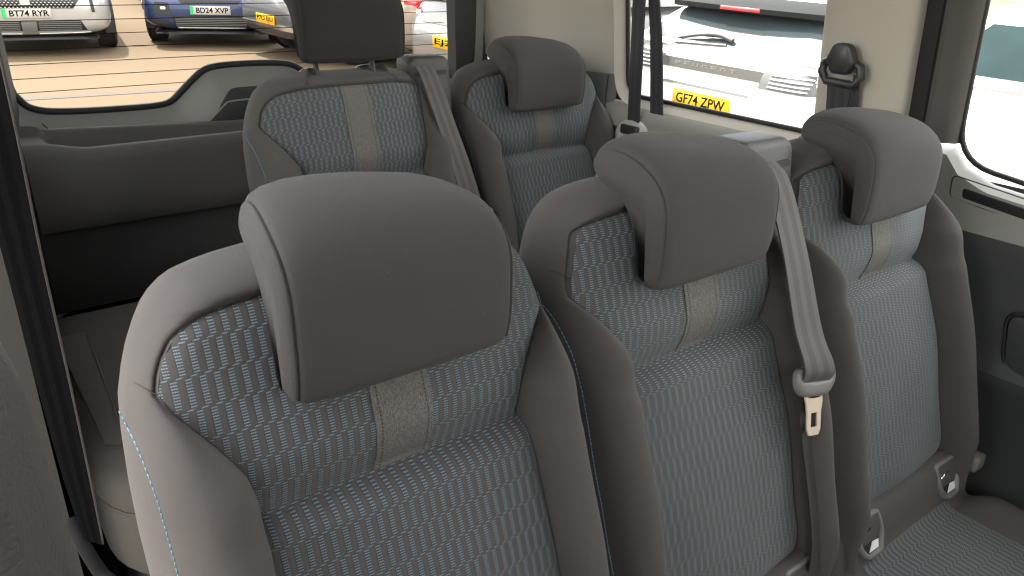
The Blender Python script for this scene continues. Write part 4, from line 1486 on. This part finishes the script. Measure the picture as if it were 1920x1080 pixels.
# ---- dark car half hidden between those two
c = Car(at(5.1, 18.4), 180+10, 'paint_grey', 'dark grey car partly hidden behind the blue car', PARK, 4.3, 1.85, .95, 1.58, .93)
c.mirrors()

def rear_common(c, plate, ptext, pz, side=True, lamps=True, bumper='cladding', px=0):
    if plate:
        c.plate('B', px, pz, ptext, plate)
    if bumper:
        c.drape('bumper_lip', 'B', [(-.76, .28), (.76, .28), (.78, .40), (-.78, .40)], bumper, .012, 14, 2)
    if lamps:
        for sx in (-1, 1):
            tl = c.drape('tail_lamp', 'B', [(sx*.52, c.belt-.22), (sx*.85, c.belt-.20), (sx*.83, c.belt-.08), (sx*.58, c.belt-.10)], 'lamp_red', .012, 6, 3)
            c.drape('lamp_lens', 'B', [(sx*.60, c.belt-.205), (sx*.80, c.belt-.195), (sx*.79, c.belt-.155), (sx*.64, c.belt-.16)], 'lamp_clear', .016, 5, 2, tl)
            if side:
                c.drape('side_lamp', 'R' if sx > 0 else 'L', [(-c.L/2+.08, c.belt-.20), (-c.L/2+.34, c.belt-.15), (-c.L/2+.40, c.belt-.09), (-c.L/2+.10, c.belt-.09)], 'lamp_red', .010, 5, 3)

# ---- grey SUV, tail towards us, partly behind the raised headrest
c = Car(at(5.98, 10.35), 90-4, 'paint_grey', 'grey car left of the raised headrest, yellow plate turned away from us', PARK, 4.4, 1.85, .98, 1.60, .95)
rear_common(c, 'plate_yellow', 'F7O EJU', .50)
c.drape('bumper_trim', 'B', [(-.72, .40), (.72, .40), (.76, .445), (-.76, .445)], 'chrome_trim', .020, 14, 1)
c.drape('bumper_trim', 'R', [(-c.L/2+.03, .40), (-c.L/2+.34, .37), (-c.L/2+.36, .47), (-c.L/2+.03, .45)], 'lamp_clear', .014, 5, 2)

# ---- cream hatchback behind the raised headrest
c = Car(at(6.78, 9.02), 90+2, 'paint_cream', 'cream car with red tail lamp, right of the raised headrest', PARK, 4.4, 1.80, 1.06, 1.60, .98)
rear_common(c, None, '', .6, False)
tf = rounded([(-1.18, .80), (-1.00, .80), (-1.00, .965), (-1.18, .965)], .03, 4)
xx = max(c.hit('R', -1.1, z).x for z in (.8, .88, .96))
V, F = tube_data([Vector((xx+.002, a, b)) for a, b in tf+tf[:2]], .004, 5)
mk('fuel_flap', V, F, 'grille_black', c.t)

# ---- dark-glassed hatchback at the right edge of the rear window
c = Car(at(6.45, 6.72), 90, 'paint_silver', 'silver car at the right edge of the rear window, yellow plate EJ22', PARK, 4.3, 1.80, 1.0, 1.52, .95)
rear_common(c, 'plate_yellow', 'EJ22', .58)
c.drape('tailgate_panel', 'B', [(-.60, .745), (.60, .745), (.66, .93), (-.66, .93)], 'car_glass', .014, 12, 3)
p = c.hit('B', 0, .85)
# prancing emblem, a small upright figure
em = [(-.022, -.06), (-.012, -.06), (-.008, -.02), (.006, -.02), (.012, -.06), (.024, -.06), (.020, -.005), (.024, .03), (.045, .045), (.040, .055), (.016, .048), (.018, .07), (-.004, .08), (-.020, .06), (-.012, .045), (-.040, .03), (-.036, .02), (-.010, .026), (-.016, -.01)]
prism('badge', em, lambda a, b, q: Vector((-a, p.y-.03-q, .85+b)), .008, 'badge_grey', c.t)
c.drape('badge_strip', 'B', [(-.16, .765), (.16, .765), (.16, .782), (-.16, .782)], 'badge_grey', .020, 4, 1)

# ---- white hatchback filling the side window
gf = Car(at(6.66, 3.68), 90, 'paint_white', 'white hatchback outside the rear side window, yellow plate GF74 ZPW', PARK, 4.3, 1.88, .91, 1.245, .86, suv=False)
c = gf
c.plate('B', 0, .535, 'GF74 ZPW', 'plate_yellow')
st_ = c.drape('tail_strip', 'B', [(-.80, .735), (.80, .735), (.80, .80), (-.80, .80)], 'tail_grey', .012, 22, 2)
yb = min(c.hit('B', x, .768).y for x in (-.3, 0, .3))
for k, ch in enumerate('PEUGEOT'):
    xk = -.29+.083*k
    yk = c.hit('B', xk, .768).y-.0145
    text_obj(ch, .052, .034, lambda a, b, xk=xk, yk=yk: Vector((xk+a, yk, .768+b)) if False else Vector((xk+a, yk, .768+b)), 'letter_grey', st_, 'letter')
for sx in (-1, 1):
    tl = c.drape('tail_lamp', 'B', [(sx*.45, .70), (sx*.86, .70), (sx*.84, .82), (sx*.45, .81)], 'plastic_dark', .016, 8, 3)
    for z in (.72, .745, .77, .795):
        tube('lamp_bar', [c.hit('B', sx*x, z)+Vector((0, -.020, 0)) for x in np.linspace(.52, .80, 6)], .0055, 'lamp_clear', tl, 5)
c.drape('plate_recess', 'B', [(-.40, .622), (.40, .622), (.38, .640), (-.38, .640)], 'plastic_mid', .006, 8, 1)
c.drape('bumper_lip', 'B', [(-.80, .18), (.80, .18), (.84, .36), (-.84, .36)], 'cladding', .012, 14, 2)
# spoiler with brake light and shade over the glass
g_top = c.gl[-1]
ry = min(p.y for p in g_top)
zt = g_top[0].z
rg = []
for x in np.linspace(-.66, .66, 13):
    b = .05*(x/.66)**2
    rg.append([Vector((x, ry+.06, zt+.045)), Vector((x, ry-.16+b, zt+.018)), Vector((x, ry-.24+b, zt-.012)), Vector((x, ry-.235+b, zt-.045)), Vector((x, ry-.19+b, zt-.055)), Vector((x, ry+.02, zt-.03))])
sp = loft('spoiler', rg, 'plastic_mid', c.t, True, True, True, 45)
fixn(sp)
sp.data.materials[0] = MATS['spoiler_black']
rbox('brake_light', (0, ry-.236, zt-.026), (.34, .02, .026), 'lamp_red', sp, .005, 2)
# wiper
wz = .965
def gy(x, z):
    q = np.interp(z, [r[0].z for r in c.gl], [min(p.y for p in r) for r in c.gl])
    return float(q)
wp = [Vector((.08, gy(0, .955)-.03, .955)), Vector((-.05, gy(0, .975)-.045, .978)), Vector((-.22, gy(0, .96)-.04, .965)), Vector((-.40, gy(0, .93)-.03, .925))]
wo_ = tube('wiper', smoothpath(wp, 5), [.017]*9+[.012]*6+[.006], 'plastic_black', c.t, 8)
tube('wiper_blade', [Vector((.05, gy(0, .925)-.02, .922)), Vector((-.40, gy(0, .90)-.02, .898))], .012, 'plastic_black', wo_, 6)

# ---- its white neighbour beyond the sliding-door window
c = Car(at(6.55, 1.42), 90, 'paint_white', 'white car beyond the sliding door window at the right edge', PARK, 4.3, 1.82, .96, 1.36, .90, suv=False)
c.plate('B', 0, .50, '', 'plate_yellow') if False else None
c.rear_glass.data.materials[0] = MATS['teal_glass']
hd = c.hit('B', .48, .84)
rbox('tail_handle', (.48, hd.y-.012, .84), (.14, .03, .022), 'plastic_light', c.t, .008, 2)
c.drape('bumper_lip', 'B', [(-.80, .20), (.80, .20), (.84, .34), (-.84, .34)], 'cladding', .012, 14, 2)
for sx in (-1, 1):
    c.drape('tail_lamp', 'B', [(sx*.62, .66), (sx*.86, .66), (sx*.84, .78), (sx*.66, .76)], 'lamp_clear', .014, 5, 3)
# ---- pale cars farther off through the side window
for (x, y, hdg, lab) in ((12.2, 9.6, 180, 'far white car beyond the hatchback, seen through the side window'), (15.0, 10.4, 180, 'farthest white car, behind the black belt in the side window')):
    c = Car(at(x, y), hdg, 'paint_white', lab, PARK, 4.2, 1.80, .95, 1.5, .9)
    rear_common(c, None, '', .6)
    c.mirrors()
# ---- boundary walls
wl = tag(rbox('boundary_wall', (8, 24.0, 1.3), (60, .25, 2.6), 'wall_render', None, .02), 'low brown-grey wall behind the parked cars at top left', 'wall')
wl = tag(rbox('pale_building', (38, 8, 3.2), (.4, 44, 6.6), 'wall_pale', None, .02), 'pale building wall beyond the cars on the right', 'building')

# ---- drainage strip across the car park
struct(mk('drain_channel', [(-6, 8.95, .02*8.95+.004), (14, 7.75, .02*7.75+.004), (14, 7.92, .02*7.92+.004), (-6, 9.12, .02*9.12+.004)], [(0, 1, 2, 3)], 'drain', None, False))
